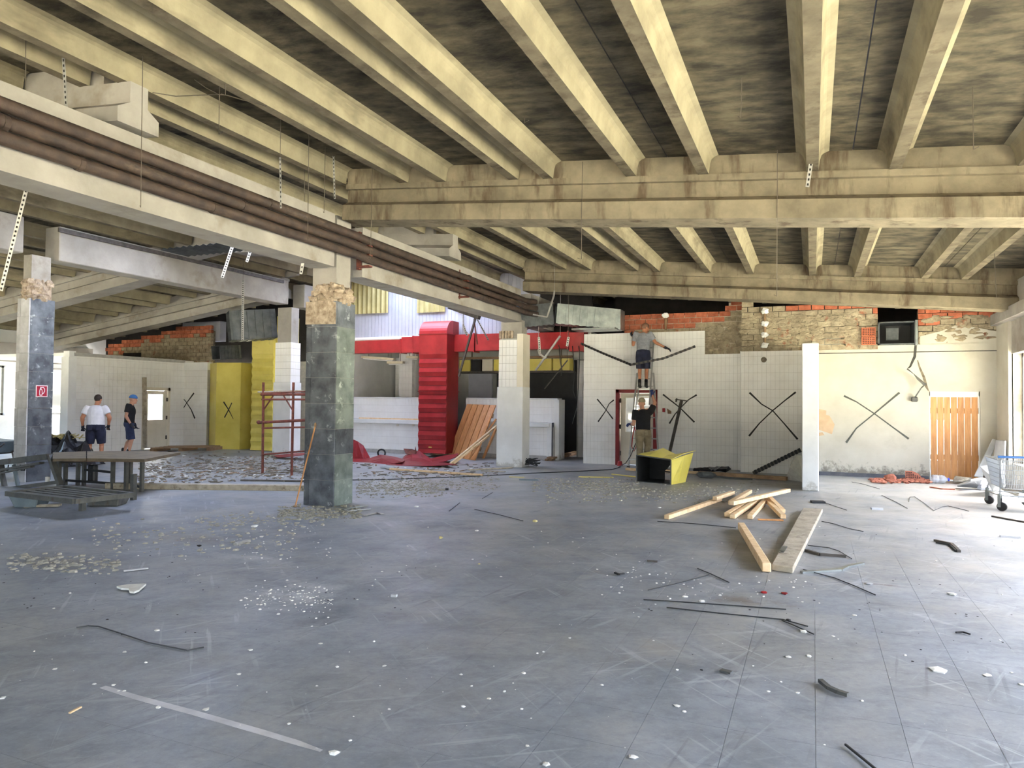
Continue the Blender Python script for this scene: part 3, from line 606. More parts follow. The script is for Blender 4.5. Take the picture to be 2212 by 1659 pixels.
for _ in range(50): m.ell((random.uniform(HX1+.1, 3.6), 18.19, random.uniform(3.1, 3.62)), (random.uniform(.04, .16), .012, random.uniform(.02, .06)), 7, 5, .35)
for _ in range(60): x = random.uniform(-2.5, -1.68); m.ell((x, 18.565, random.uniform(2.95, 3.62)), (random.uniform(.05, .18), .012, random.uniform(.03, .08)), 7, 5, .35)
stuff(m.build('smeared_mortar', 'brickm', wb))
# two hollow bricks laid on end beside the black duct
for k in range(2):
    z = 3.03+k*.2
    HB = AY(1861, 720, 18.1).x; m = MB(); m.box(HB, 18.08, z, HB+.29, 18.3, z+.19); o = m.build('hollow_brick', 'brick', wb)
    m = MB(); [m.box(HB+.025+i*.036, 18.076, z+.02+j*.04, HB+.046+i*.036, 18.082, z+.045+j*.04) for i in range(7) for j in range(4)]; stuff(m.build('brick_holes', 'dark', o))
b = MB(); b.box(.11, 18.165, 0, PDX0-.02, 18.2, .085); o = b.build('baseboard_back', 'skirt'); o['kind'] = 'structure'
# rooms behind the back wall
o = struct('wall_backroom'); m = MB()
m.box(-5.7, 21.7, 0, -5.0, 21.9, 2.9); m.box(-3.2, 21.7, 0, 1.2, 21.9, 2.9); m.box(-5.0, 21.7, 0, -3.2, 21.9, .5); m.box(-5.0, 21.7, 2.5, -3.2, 21.9, 2.9)
m.box(1.2, 21.7, 0, 3.75, 21.9, .2); m.box(1.2, 21.7, 2.5, 3.75, 21.9, 2.9); m.box(-.9, 18.5, 0, -.75, 21.7, 2.9); m.build('plaster_face', 'white', o)
m = MB(); m.box(-5.7, 18.74, 2.9, 3.75, 21.9, 2.98); m.build('low_ceiling', 'white', o)
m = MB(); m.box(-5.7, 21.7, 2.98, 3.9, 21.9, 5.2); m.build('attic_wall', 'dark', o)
portal((-4.1, 21.8, 1.5), 1.8, 2.0, (0, -1, 0)); portal((2.4, 21.8, 1.35), 2.4, 2.3, (0, -1, 0))
# partition seen end-on
wp = struct('wall_partition'); m = MB(); m.box(-.19, 14.75, 0, .105, 18.2, 2.83); m.build('partition_body', 'white', wp, bevel=.012)
m = MB(); m.prism([(-.15, 18.06, 2.9), (.09, 18.06, 2.9), (.09, 18.06, 3.1), (.02, 18.06, 3.12), (-.04, 18.06, 3.09), (-.13, 18.06, 3.1)], (0, .13, 0)); m.build('plaster_lump', 'plaster', wp)
# --- right wall with its row of windows
wr = struct('wall_right'); SILL, HEAD = .5, 2.72; XW = 3.72
OPEN_R = [(13.7, 17.2), (9.75, 13.25), (5.8, 9.3), (1.85, 5.35), (-2.1, 1.4), (-6.3, -2.6)]
m = MB(); m.box(XW, -7.2, 0, XW+.3, 24.4, SILL); m.box(XW, -7.2, HEAD, XW+.3, 24.4, 4.15)
ys = sorted([-7.2]+[v for p in OPEN_R for v in p]+[24.4])
for i in range(0, len(ys), 2): m.box(XW, ys[i], SILL, XW+.3, ys[i+1], HEAD)
m.build('rendered_face', 'ibeam', wr)
m = MB(); m.box(XW-.18, -7, 3.38, XW+.02, 18.15, 3.62); m.build('edge_beam', 'ibeam', wr, bevel=.01)
m = MB(); m.box(XW-.06, 17.2, 0, XW+.02, 18.2, 3.38); m.build('corner_pier', 'plaster', wr)
def window(n, axis, at, a0, a1, z0, z1, mull, portal_n):
    w = struct('window_%d' % n)
    m = MB(); t = .07
    def bx(p0, p1, q0, q1, d=.05):
        if axis == 'x': m.box(at-d/2, p0, q0, at+d/2, p1, q1)
        else: m.box(p0, at-d/2, q0, p1, at+d/2, q1)
    bx(a0, a1, z0, z0+t); bx(a0, a1, z1-t, z1); bx(a0, a0+t, z0, z1); bx(a1-t, a1, z0, z1)
    for k in range(1, mull): bx(a0+(a1-a0)*k/mull-t/2, a0+(a1-a0)*k/mull+t/2, z0, z1)
    m.build('window_frame', 'frame', w)
    for k in range(mull):
        m = MB(); p0, p1 = a0+(a1-a0)*k/mull+t/2, a0+(a1-a0)*(k+1)/mull-t/2; bx(p0, p1, z0+t, z1-t, .006); m.build('pane', 'glass', w)
    if axis == 'x': portal((at, (a0+a1)/2, (z0+z1)/2), a1-a0, z1-z0, portal_n)
    return w
nw = 0
for a0, a1 in OPEN_R: nw += 1; window(nw, 'x', XW+.2, a0, a1, SILL, HEAD, 2, (-1, 0, 0))
# --- far left wall
wl = struct('wall_left'); XL = -25.4; m = MB()
OPEN_L = [(16.15, 17.92), (12.3, 15.6), (8.6, 11.9), (4.9, 8.2), (1.2, 4.5)]
m.box(XL-.3, -7.2, 0, XL, 24.4, 1.02); m.box(XL-.3, -7.2, 2.72, XL, 24.4, 4.2)
ys = sorted([-7.2]+[v for p in OPEN_L for v in p]+[24.4])
for i in range(0, len(ys), 2): m.box(XL-.3, ys[i], 1.02, XL, ys[i+1], 2.72)
m.build('plaster_face', 'white', wl)
m = MB(); m.box(XL, -7, 2.86, XL+.22, 18.6, 3.5); m.build('edge_beam', 'ibeam', wl)
for a0, a1 in OPEN_L: nw += 1; window(nw, 'x', XL-.15, a0, a1, 1.02, 2.72, 1 if a1-a0 < 2 else 3, (1, 0, 0))
# --- wall behind the camera
wf = struct('wall_front'); m = MB(); OPEN_F = [(-15, -8), (-5.5, 1)]  # unseen openings, sized to let in fill light from the front
m.box(-25.7, -7.4, 0, 4, -7.2, .6); m.box(-25.7, -7.4, 2.7, 4, -7.2, 5.9)
xs = [-25.7]+[v for p in OPEN_F for v in p]+[4]
for i in range(0, len(xs), 2): m.box(xs[i], -7.4, .6, xs[i+1], -7.2, 2.7)
m.build('rendered_face', 'white', wf)
for a0, a1 in OPEN_F: portal(((a0+a1)/2, -7.3, 1.65), a1-a0, 2.1, (0, 1, 0))
# --- tiled side wall on the left and the wall facing us beyond it
ws = struct('wall_side'); m = MB(); m.box(-20.05, 14.1, 0, -19.8, 16.35, 2.86); m.box(-20.05, 17.4, 0, -19.8, 18.0, 2.86); m.box(-20.05, 16.35, 2.0, -19.8, 17.4, 2.86); m.box(-20.07, 14.05, 2.86, -19.78, 18.0, 2.96)
m.build('masonry', 'grout', ws)
tiles(ws, 14.1, 18.0, 0, 2.86, -19.8, tw=.15, th=.2, axis='y', holes=((16.354, 17.396, -1, 1.996),), sgn=1)
m = MB(); m.box(-20.08, 13.86, 0, -19.76, 14.1, 2.82); m.box(-20.05, 13.9, 2.82, -19.8, 14.1, 3.0); m.build('end_post', 'white', ws)
m = MB(); a, c = AX(177, 790, -19.79), AX(211, 838, -19.79); m.box(-19.79, a.y, c.z, -19.772, c.y, a.z); m.build('service_hatch', 'tile', ws)
wg = struct('wall_gable'); m = MB(); m.box(-19.85, 18.0, 0, -18.75, 18.2, 2.86); m.box(-25.4, 18.75, 0, -24.6, 18.95, 2.9); m.box(-20.3, 18.75, 0, -13.9, 18.95, 2.9); m.box(-24.6, 18.75, 0, -20.3, 18.95, .7); m.box(-24.6, 18.75, 2.4, -20.3, 18.95, 2.9); m.build('masonry', 'grout', wg)
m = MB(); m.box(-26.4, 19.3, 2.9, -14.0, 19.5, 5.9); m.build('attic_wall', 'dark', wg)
portal((-22.4, 18.85, 1.55), 4.2, 1.7, (0, -1, 0))
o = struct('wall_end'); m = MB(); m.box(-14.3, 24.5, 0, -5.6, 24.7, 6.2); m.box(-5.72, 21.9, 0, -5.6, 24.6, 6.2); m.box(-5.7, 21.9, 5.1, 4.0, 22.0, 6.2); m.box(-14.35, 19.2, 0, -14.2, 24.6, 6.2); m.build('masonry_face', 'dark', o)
tiles(wg, -19.8, -18.75, 0, 2.84, 18.0, tw=.15)
m = MB(); m.box(-19.8, 17.97, 2.62, -18.73, 18.2, 2.88); m.build('plaster_band', 'white', wg)
TOPS = [AY(x, y, 18.6) for x, y in ((215, 768), (233, 750), (234, 742), (264, 742), (265, 733), (310, 733), (311, 722), (350, 722), (351, 712), (384, 712), (385, 708), (456, 708))]
def lt(x):
    z = 0
    for p in TOPS:
        if p.x <= x+.05: z = p.z
    return z
m = MB()
for p, q in zip(TOPS[:-1], TOPS[1:]):
    if q.x-p.x > .1: m.box(p.x+.03, 18.72, 2.8, q.x, 18.8, min(p.z, q.z)-.1)
m.build('brick_backing', 'mortar', wg)
def lk(x, z, k): return 'brick' if z > lt(x)-.30-(.12 if random.random() < .4 else 0) else 'brickm'
bricks(wg, TOPS[0].x, TOPS[-1].x, 2.86, 10, 18.62, lk, lambda x: lt(x)+.01)
a, c = AY(268, 778, 18.6), AY(305, 762, 18.6); m = MB(); m.box(a.x, 18.55, a.z-.1, c.x, 18.6, c.z); m.build('wall_opening', 'dark', wg)

# ================================================================== KITCHEN BEHIND THE COUNTER
wk = struct('wall_kitchen'); m = MB()
m.box(-14.1, 23.4, 0, -5.8, 23.6, 3.6); m.box(-14.2, 18.95, 0, -14.0, 23.4, 3.6); m.box(-14.2, 19.1, 3.55, -5.7, 23.6, 3.62); m.build('soiled_plaster', 'white', wk)
m = MB(); m.box(-9.7, 21.6, 0, -6.3, 21.7, 3.0); m.build('dark_depth_sheet', 'black', wk)  # black sheet in place of the unlit depth behind the counter
m = MB(); m.box(-6.55, 20.5, 0, -5.72, 20.62, 2.95); m.build('masonry', 'grout', wk); tiles(wk, -6.5, -5.7, 0, 2.9, 20.5, tw=.15)
m = MB(); m.box(-10.6, 21.3, 0, -9.75, 21.4, 3.0); m.build('grey_panel', 'panelw', wk)
m = MB(); m.box(-13.9, 22.0, 0, -11.9, 22.15, 3.2); m.build('masonry', 'grout', wk); tiles(wk, -13.9, -11.9, 1.0, 3.2, 22.0, tw=.2)
t = thing('kitchen_pillar', 'white tiled pillar inside the kitchen, left of the red shaft', 'column', (-12.3, 20.4, 0))
m = MB(); m.box(-12.62, 20.2, 0, -12.02, 20.7, 3.3); m.build('masonry', 'grout', t)
tiles(t, -12.62, -12.12, 1.0, 3.2, 20.2, tw=.125, mt='tile'); tiles(t, 20.2, 20.7, 1.0, 3.2, -12.02, tw=.125, axis='y', sgn=1)
# counters
def counter(label, x0, x1, right_end):
    t = thing('serving_counter', label, 'counter', ((x0+x1)/2, 19.1, 0))
    m = MB(); m.box(x0, 19.01, 0, x1, 19.28, .93); m.build('lower_body', 'grout', t)
    m = MB(); m.box(x0, 18.95, .93, x1-(.12 if right_end else 0), 19.32, 1.05); m.build('ledge', 'white', t, bevel=.006)
    tiles(t, x0, x1-(.2 if right_end else 0), .12, .93, 19.01, tw=.115)
    m = MB(); m.box(x0, 19.33, 0, x1, 19.62, 1.73); m.build('upper_body', 'grout', t)
    tiles(t, x0, x1-.1, 1.06, 1.72, 19.33, tw=.115, th=.22)
    m = MB(); m.box(x0, 19.3, 1.725, x1+.01, 19.66, 1.755); m.build('coping', 'white', t)
    if right_end:
        m = MB(); m.box(x1-.2, 18.98, 0, x1-.06, 19.3, 1.06); m.build('end_trim', 'white', t)
        m = MB(); m.box(x1-.06, 18.99, 0, x1-.03, 19.3, 1.06); m.build('dark_edge', 'skirt', t)
        m = MB(); m.box(x1-.03, 19.1, 0, x1+.12, 19.6, 1.72); m.build('end_panel', 'white', t)
    return t
counter('white tiled serving counter left of the red ventilation shaft', -13.9, -10.72, False)
counter('white tiled serving counter behind the orange plank panel and white column', -9.7, -6.75, True)
b = MB(); b.bar((-13.4, 19.1, 1.075), (-10.8, 19.1, 1.075), .05, .045); tag(b.build('wooden_batten', 'wood'), 'thin wooden batten lying on the counter ledge left of the red shaft', 'batten')
for px, lab in ((859, 'small square socket on the tiled counter front, left one'), (893, 'small square socket on the tiled counter front next to the red shaft')):
    p = AY(px, 918, 18.99); m = MB(); m.box(p.x-.035, 18.965, p.z-.035, p.x+.035, 19.0, p.z+.035); tag(m.build('wall_socket', 'cream', bevel=.005), lab, 'socket')
# white cladding and yellowed corrugated sheets over the kitchen
we = struct('wall_end'); m = MB(); m.box(-14.2, 19.16, 3.62, -7.3, 19.25, 5.75); m.build('backing', 'grout', we); m = MB(); m.box(-7.3, 19.16, 3.62, -5.7, 19.25, 5.75); m.build('dark_backing', 'dark', we)
m = MB(); x = -14.0
while x < -7.3: m.box(x+.004, 19.13, 3.63, x+.121, 19.17, 5.6); x += .125
stuff(m.build('cladding_boards', 'panelw', we))
m = MB(); m.box(-14, 19.02, 3.58, -10.9, 19.2, 3.66); m.build('bottom_rail', 'white', we)
def corr(label, x0, x1, z0, z1, y):
    n = int((x1-x0)/.045); n += n % 2; rows = []
    for zz in (z0, z1): rows.append([(x0+(x1-x0)*i/n, y+.022*math.sin(i*PI/2+.3), zz) for i in range(n+1)])
    m = MB(); m.grid(rows, (0, .004, 0)); tag(m.build('corrugated_sheet', 'yelcor'), label, 'sheet', )
corr('yellowed corrugated sheet hanging over the white cladding beside the marble column', -13.75, -12.35, 4.42, 5.5, 19.05)
corr('short yellowed corrugated sheet right of the larger one', -12.34, -11.5, 5.12, 5.5, 19.07)
p0, p1 = AY(900, 676, 19.05), AY(962, 640, 19.05)
corr('yellowed corrugated sheet above the red shaft, partly behind the girder', p0.x, p1.x, p0.z, 5.2, 19.05)
# red duct and red shaft
def duct_run(name, label, mt, segs, cat='duct', fl=True, group=None):
    t = thing(name, label, cat, segs[0][0])
    for (a, b_) in segs:
        (x0, y0, z0), (x1, y1, z1) = a, b_
        m = MB(); m.box(x0, y0, z0, x1, y1, z1); m.build('duct_section', mt, t)
        if fl: m = MB(); m.box(x1-.02, y0-.025, z0-.03, x1+.02, y1+.01, z1+.03); m.build('flange', mt, t)
    return t
d = duct_run('red_duct', 'long red rectangular duct running above the kitchen counter', 'red', [((-13.95, 18.72, 3.13), (-11.65, 19.05, 3.52)), ((-11.63, 18.72, 3.12), (-11.22, 19.05, 3.60)), ((-11.2, 18.7, 3.12), (-9.15, 19.05, 3.62)), ((-9.1, 18.7, 3.13), (-8.2, 19.05, 3.62)), ((-8.18, 18.7, 3.14), (-6.25, 19.05, 3.6)), ((-6.22, 18.7, 3.06), (-5.8, 19.05, 3.58))])
def shaft(name, label, x0, x1, y0, y1, z0, zband, zflat, ztop, mt, mside, nb):
    t = thing(name, label, 'vent shaft', ((x0+x1)/2, (y0+y1)/2, 0)); r = ztop-zflat
    prof = [(y0+.03, z0), (y0+.03, zflat)] + [(y0+.03+r*(1-math.cos(a)), zflat+r*math.sin(a)) for a in [PI/2*i/8 for i in range(1, 9)]] + [(y1, ztop), (y1, z0)]
    m = MB(); m.prism([(x0+.01, y, z) for y, z in prof], (x1-x0-.02, 0, 0)); m.build('shaft_body', mside, t)
    prof2 = [(y0, zflat-.02), (y0, zflat)] + [(y0+r*(1-math.cos(a)), zflat+r*math.sin(a)+.004) for a in [PI/2*i/8 for i in range(1, 9)]] + [(y0+r, zflat-.02)]
    m = MB(); m.prism([(x0, y, z) for y, z in prof2], (x1-x0, 0, 0)); m.build('curved_elbow', mt, t)
    m = MB(); m.box(x0, y0, zband, x1, y0+.05, zflat-.02); m.build('upper_front', mt, t)
    h = (zband-z0)/nb
    for k in range(nb):
        za = z0+k*h; s = .034 if k % 2 else -.004; s2 = -.004 if k % 2 else .034
        m = MB(); m.hexa([(x0, y0+s, za+.003), (x1, y0+s, za+.003), (x1, y0+.08, za+.003), (x0, y0+.08, za+.003), (x0, y0+s2, za+h-.003), (x1, y0+s2, za+h-.003), (x1, y0+.08, za+h-.003), (x0, y0+.08, za+h-.003)]); m.build('louvre_band', mt, t)
    for z_ in (zflat-.02, z0+(zband-z0)*.62): m = MB(); m.box(x0-.02, y0-.015, z_, x1+.025, y1, z_+.022); m.build('seam_flange', mside, t)
    return t
rs = shaft('red_vent_shaft', 'tall red ventilation shaft with louvred front and rounded top', -10.70, -9.78, 18.2, 18.98, .12, 3.02, 3.62, 4.02, 'red', 'darkred', 22)
p = AY(929, 966, 18.18); m = MB(); m.box(p.x-.05, 18.175, p.z-.015, p.x+.05, 18.19, p.z+.015); m.build('yellow_sticker', 'yellow', rs)
shaft('yellow_vent_shaft', 'tall yellow ventilation shaft with louvred front behind the rusty scaffold frame', -16.62, -15.75, 17.75, 18.6, .02, 3.1, 3.6, 3.75, 'yellow', 'yellow', 22)
m = MB(); m.box(-15.74, 17.9, .02, -15.45, 18.6, 4.3); tag(m.build('yellow_side_panel', 'yellow'), 'plain narrow yellow upright panel right of the louvred yellow shaft', 'panel')
t = thing('yellow_casing', 'wide yellow boxed casing marked with a black cross, left of the yellow shaft', 'casing', (-17.9, 18.2, 0))
m = MB(); m.prism([(-18.72, 18.08, 0), (-18.05, 17.7, 0), (-17.25, 17.95, 0), (-17.25, 18.7, 0), (-18.72, 18.7, 0)], (0, 0, 2.84)); m.build('casing_body', 'yellow', t)
for z in (1.72, .86): m = MB(); m.prism([(-18.73, 18.07, z), (-18.05, 17.68, z), (-17.24, 17.93, z), (-17.24, 18.7, z), (-18.73, 18.7, z)], (0, 0, .02)); m.build('seam_flange', 'yellow', t)
nn = V((.25, -.8, 0)).normalized()
def onc(x, y):   # the casing's right-hand face
    a, c = V((-18.05, 17.7, 0)), V((-17.25, 17.95, 0)); n = V((c.y-a.y, -(c.x-a.x), 0)).normalized(); d_ = ray(x, y); k = (a-EYE).dot(n)/d_.dot(n); return EYE+d_*k+n*.004
m = MB(); n = V((.25, -.8, 0)).normalized()
ribbon(m, [onc(483, 868), onc(494, 885), onc(504, 905)], [.045, .03, .015], n); ribbon(m, [onc(501, 870), onc(494, 885), onc(485, 902)], [.03, .03, .04], n); m.build('painted_cross', 'spray', t)
# wall pieces between the yellow casings
m = MB(); m.box(-17.05, 18.3, 0, -16.68, 18.6, 2.85); m.build('white_pier', 'white', wg)
m = MB(); m.box(-17.2, 18.5, 0, -17.08, 18.6, 2.1); o = m.build('trim_1', 'darkred'); o['kind'] = 'structure'
# fluorescent fittings, hood and rails in the kitchen
for k, (xa, xb, ya, yb, lab) in enumerate(((783, 852, 771, 776, 'long unlit fluorescent fitting under the red duct, leftmost'), (838, 872, 783, 783, 'short unlit fluorescent fitting hanging before the tiled kitchen pillar'), (880, 905, 771, 772, 'unlit fluorescent fitting partly hidden by the red shaft'))):
    a, c = AY(xa, ya, 19.75), AY(xb, yb, 19.75); t = thing('fluorescent_fitting', lab, 'light', (a+c)/2)
    m = MB(); m.bar(a, c, .14, .07); m.build('housing', 'seat', t); m = MB(); m.tube([a+V((.05, -.02, -.06)), c+V((-.05, -.02, -.06))], .02, 8); m.build('tube', 'lamp', t)
    m = MB(); [m.tube([p, p+V((0, 0, 3.56-p.z))], .008, 5) for p in (a*.8+c*.2, a*.2+c*.8)]; m.build('hanger', 'wire', t)
t = thing('extractor_hood', 'yellow extractor hood hanging in the dark kitchen with a white panel', 'hood', (-8.5, 21.0, 2.5))
z0, z1 = AY(1100, 801, 20.9).z, AY(1100, 776, 20.9).z
for k, (xa, xb, mt) in enumerate(((992, 1016, 'yellow'), (1017, 1040, 'black'), (1041, 1065, 'cream'), (1066, 1140, 'yellow'), (1141, 1192, 'yellow'), (1194, 1212, 'yellow'), (1213, 1231, 'yellow'))):
    a, c = AY(xa, 780, 20.9), AY(xb, 780, 20.9); m = MB(); m.box(a.x+.01, 20.9, z0, c.x-.01, 21.3, z1); m.build('hood_panel', mt, t)
m = MB(); a, c = AY(990, 803, 20.85), AY(1234, 803, 20.85); m.box(a.x, 20.8, z0-.07, c.x, 21.35, z0-.01); m.build('bottom_rail', 'steel', t)
m = MB(); m.box(a.x, 20.9, z1+.02, c.x, 21.0, z1+.09); m.build('top_rail', 'woodd', t)
m = MB(); [m.box(x_, 21.0, z1, x_+.03, 21.03, 3.56) for x_ in (a.x+.4, (a.x+c.x)/2, c.x-.4)]; m.build('hanger', 'wire', t)
# galvanised ducts
def open_duct(name, label, p0, p1, w, h, wall, mt, inner='black', flare=0):
    # rectangular tube from p0 (open end) to p1, thin walls
    t = thing(name, label, 'duct', (p0+p1)/2); a = (p1-p0); ax = a.normalized(); s = ax.cross(V((0, 0, 1))).normalized(); u = s.cross(ax)
    L_ = a.length
    for k, (o1, sw, sh) in enumerate(((u*h/2, w, wall), (-u*h/2, w, wall), (s*w/2, wall, h), (-s*w/2, wall, h))):
        m = MB(); m.obox((p0+p1)/2+o1, ax*L_/2, s*sw/2+s*(wall/2 if k < 2 else 0), u*(sh/2)); m.build('sheet_side', mt, t)
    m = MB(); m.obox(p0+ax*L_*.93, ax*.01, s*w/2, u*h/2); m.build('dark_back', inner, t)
    for k in range(6):
        q = p0+ax*L_*(k+.5)/6; m = MB(); hw = ax*(L_/6*.24)
        m.obox(q+s*(w/2+wall+.004), hw, s*.012, u*h*.485); m.obox(q-s*(w/2+wall*.5+.004), hw, s*.012, u*h*.485); m.obox(q-u*(h/2+wall/2), hw, s*w*.48, u*.012); m.build('stiffening_rib', mt, t)
    return t
a, c = AY(1200, 679, 17.4), AY(1292, 688, 17.9); od = open_duct('galvanised_duct', 'shiny galvanised duct with ribbed side hanging above the tiled wall', a, c, .5, .50, .012, 'galv')
a, c = AY(1285, 686, 17.85), AY(1345, 692, 18.05)
m = MB(); m.obox((a+c)/2, (c-a)/2, V((0, .22, 0)), V((0, 0, .26))); o = m.build('duct_end_section', 'galv', od)
a, c = AY(1128, 687, 17.1), AY(1196, 680, 17.35); open_duct('torn_duct', 'torn dark open duct end left of the shiny duct', a, c, .62, .54, .012, 'galvd')
m = MB(); a = AY(1245, 710, 17.6); m.box(a.x-.1, 17.5, a.z-.04, a.x+1.05, 18.2, a.z); tag(m.build('sheet_metal_flap', 'galv'), 'flat metal sheet under the shiny duct on top of the wall', 'sheet')
a, c = AY(494, 706, 16.3), AY(592, 701, 17.3); open_duct('dented_duct', 'large dull dented duct end above the yellow shaft', a, c, .9, .86, .015, 'galvd')
a, c = AY(466, 762, 17.2), AY(512, 760, 17.9); open_duct('small_open_duct', 'small open dark duct on top of the yellow casing', a, c, .5, .42, .012, 'galvd')
a, c = AY(398, 740, 18.95), AY(480, 694, 18.95); m = MB(); m.box(a.x, 18.85, a.z, c.x, 19.15, c.z); tag(m.build('light_duct', 'panelw', bevel=.01), 'pale rectangular duct behind the brick gable next to the dented duct', 'duct')
# duct mouth in the brick wall
t = thing('wall_duct', 'black open duct mouth set in the brick wall over the cream wall', 'duct', (1.25, 18.2, 3.0))
a, c = AY(1896, 746, 18.12), AY(1979, 694, 18.12)
for x0_, x1_, z0_, z1_ in ((a.x, a.x+.03, a.z, c.z), (c.x-.05, c.x, a.z, c.z), (a.x, c.x, a.z, a.z+.03), (a.x, c.x, c.z-.03, c.z)):
    m = MB(); m.box(x0_, 18.02, z0_, x1_, 18.75, z1_); m.build('duct_side', 'galvd', t)
m = MB(); m.box(c.x-.03, 18.0, a.z-.02, c.x+.02, 18.05, c.z+.02); m.build('bright_edge', 'galv', t)
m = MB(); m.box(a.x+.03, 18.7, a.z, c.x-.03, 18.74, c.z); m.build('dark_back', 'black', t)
m = MB(); a2 = AY(1925, 735, 18.3); m.box(a2.x-.1, 18.3, a2.z, a2.x+.15, 18.34, a2.z+.28); m.build('damper_plate', 'galvd', t)

# ================================================================== PIPES ON THE GIRDER
for k, (z, x, lab) in enumerate(((4.27, -6.70, 'topmost of the three brown pipes along the pale girder'), (4.11, -6.68, 'middle of the three brown pipes along the pale girder'), (3.955, -6.66, 'lowest of the three brown pipes along the pale girder'))):
    t = thing('brown_pipe', lab, 'pipe', (x, 8, z), 'brown pipes along the girder')
    m = MB(); dz = -.045; m.tube([(x, 1.5, z+.01), (x, 9.4, z), (x, 9.6, z-.01), (x, 16.0, z+dz), (x+.05, 16.5, z+dz-.03), (x+.25, 16.75, z+dz-.05)], .066, 12); m.build('pipe_run', 'rust', t, smooth=True)
    for y in (3.3+k*.7, 7.4-k*.5, 13.4+k*.4): zc = z-.003*(y-9.4)*2 if y > 9.4 else z; m = MB(); m.tube([(x, y, zc), (x, y+.05, zc)], .074, 12); m.build('pipe_collar', 'rust', t)
for y, lab in ((9.66, 'rust red pipe bracket beside the marble column'), (13.2, 'rusty pipe bracket halfway to the white column')):
    t = thing('pipe_bracket', lab, 'bracket', (-6.7, y, 3.8)); m = MB(); m.box(-6.86, y-.03, 3.78, -6.80, y+.03, 4.40); m.build('back_plate', 'rustred', t)
    for z in (3.84, 4.02, 4.17): m = MB(); m.box(-6.84, y-.05, z-.03, -6.60, y+.05, z-.004); m.build('bracket_arm', 'rustred', t)

# ================================================================== HANGING WIRES, STRIPS, RODS
def wire(label, pts, r=.004, mt='wire', name='hanging_wire', cat='wire', group='ceiling hanger wires'):
    m = MB(); m.tube(pts, r, 5); return tag(m.build(name, mt), label, cat, group)
def roofpt(x, y, yy): p = AY(x, y, yy); return p
HW = [((2107, 0), (2103, 323), 7.6, 'long straight wire down the far right bay of the ceiling'), ((1609, 0), (1600, 255), 7.0, 'thin wire hanging in the bright bay with a bent tip'),
      ((1133, 180), (1133, 265), 7.6, 'short pale wire hanging between the middle ribs'), ((485, 0), (487, 205), 5.6, 'pair of wires with a cross twist near the top left ribs, right one'),
      ((474, 40), (473, 290), 6.0, 'longer wire with a pointed tip left of the twisted pair'), ((304, 200), (304, 448), 5.3, 'wire in front of the concrete T-beam end'),
      ((50, 0), (52, 400), 4.6, 'wire near the left edge in front of the pipes'), ((665, 320), (665, 520), 7.6, 'left wire of the two just before the marble column'),
      ((704, 120), (700, 460), 8.2, 'thin wire reaching the girder end by the marble column'), ((805, 400), (800, 560), 9.095, 'wire dropping past the end of the foreground beam'), ((1258, 445), (1256, 560), 9.095, 'wire below the middle of the foreground beam'),
      ((1680, 390), (1678, 640), 9.095, 'long thin wire in front of the exposed bricks'), ((2143, 560), (2152, 642), 14, 'wire with a small bracket near the right wall'), ((1298, 60), (1298, 120), 7.6, 'short dark wire in the shadowed bay'), ((1656, 0), (1655, 34), 6.6, 'stub of wire at the top of the dark bay')]
for (a, c, Y, lab) in HW:
    p, q = AY(*a, Y), AY(*c, Y); top = zr((p.x))+.24
    if p.z > top-.5 or True: p = V((q.x+(p.x-q.x)*.5, q.y, max(p.z, min(top, p.z+.6))))
    wire(lab, [p, (p+q)/2+V((random.uniform(-.01, .01), 0, 0)), q, q+V((random.uniform(-.06, .06), 0, .02))], .0045)
wire('pale wire twist stretched sideways at upper left', [AY(330, 200, 5.5), AY(380, 208, 5.5), AY(470, 204, 5.5), AY(490, 206, 5.5), AY(575, 230, 5.5)], .005)
wire('short oblique wire end by the twisted pair', [AY(420, 172, 5.5), AY(445, 190, 5.5), AY(474, 205, 5.5)], .004)
def pstrip(label, a, c, w, group='perforated hanger strips', hang=True):
    t = thing('perforated_strip', label, 'strip', (a+c)/2, group); d_ = (c-a).normalized(); s = d_.cross(_F).normalized(); L_ = (c-a).length
    m = MB(); m.obox((a+c)/2, (c-a)/2, s*w/2, _F*.003); m.build('strip_body', 'strip', t)
    m = MB(); n = max(3, int(L_/.055))
    for k in range(n): q = a+(c-a)*(k+.5)/n; m.obox(q-_F*.0035, d_*min(.013, L_/n*.3), s*w*.22, _F*.0015)
    stuff(m.build('slots', 'dark', t))
    if hang: m = MB(); top = V((a.x, a.y, zr(a.x)+.26)); m.tube([a, top], .004, 5); m.build('hanger', 'wire', t)
    return t
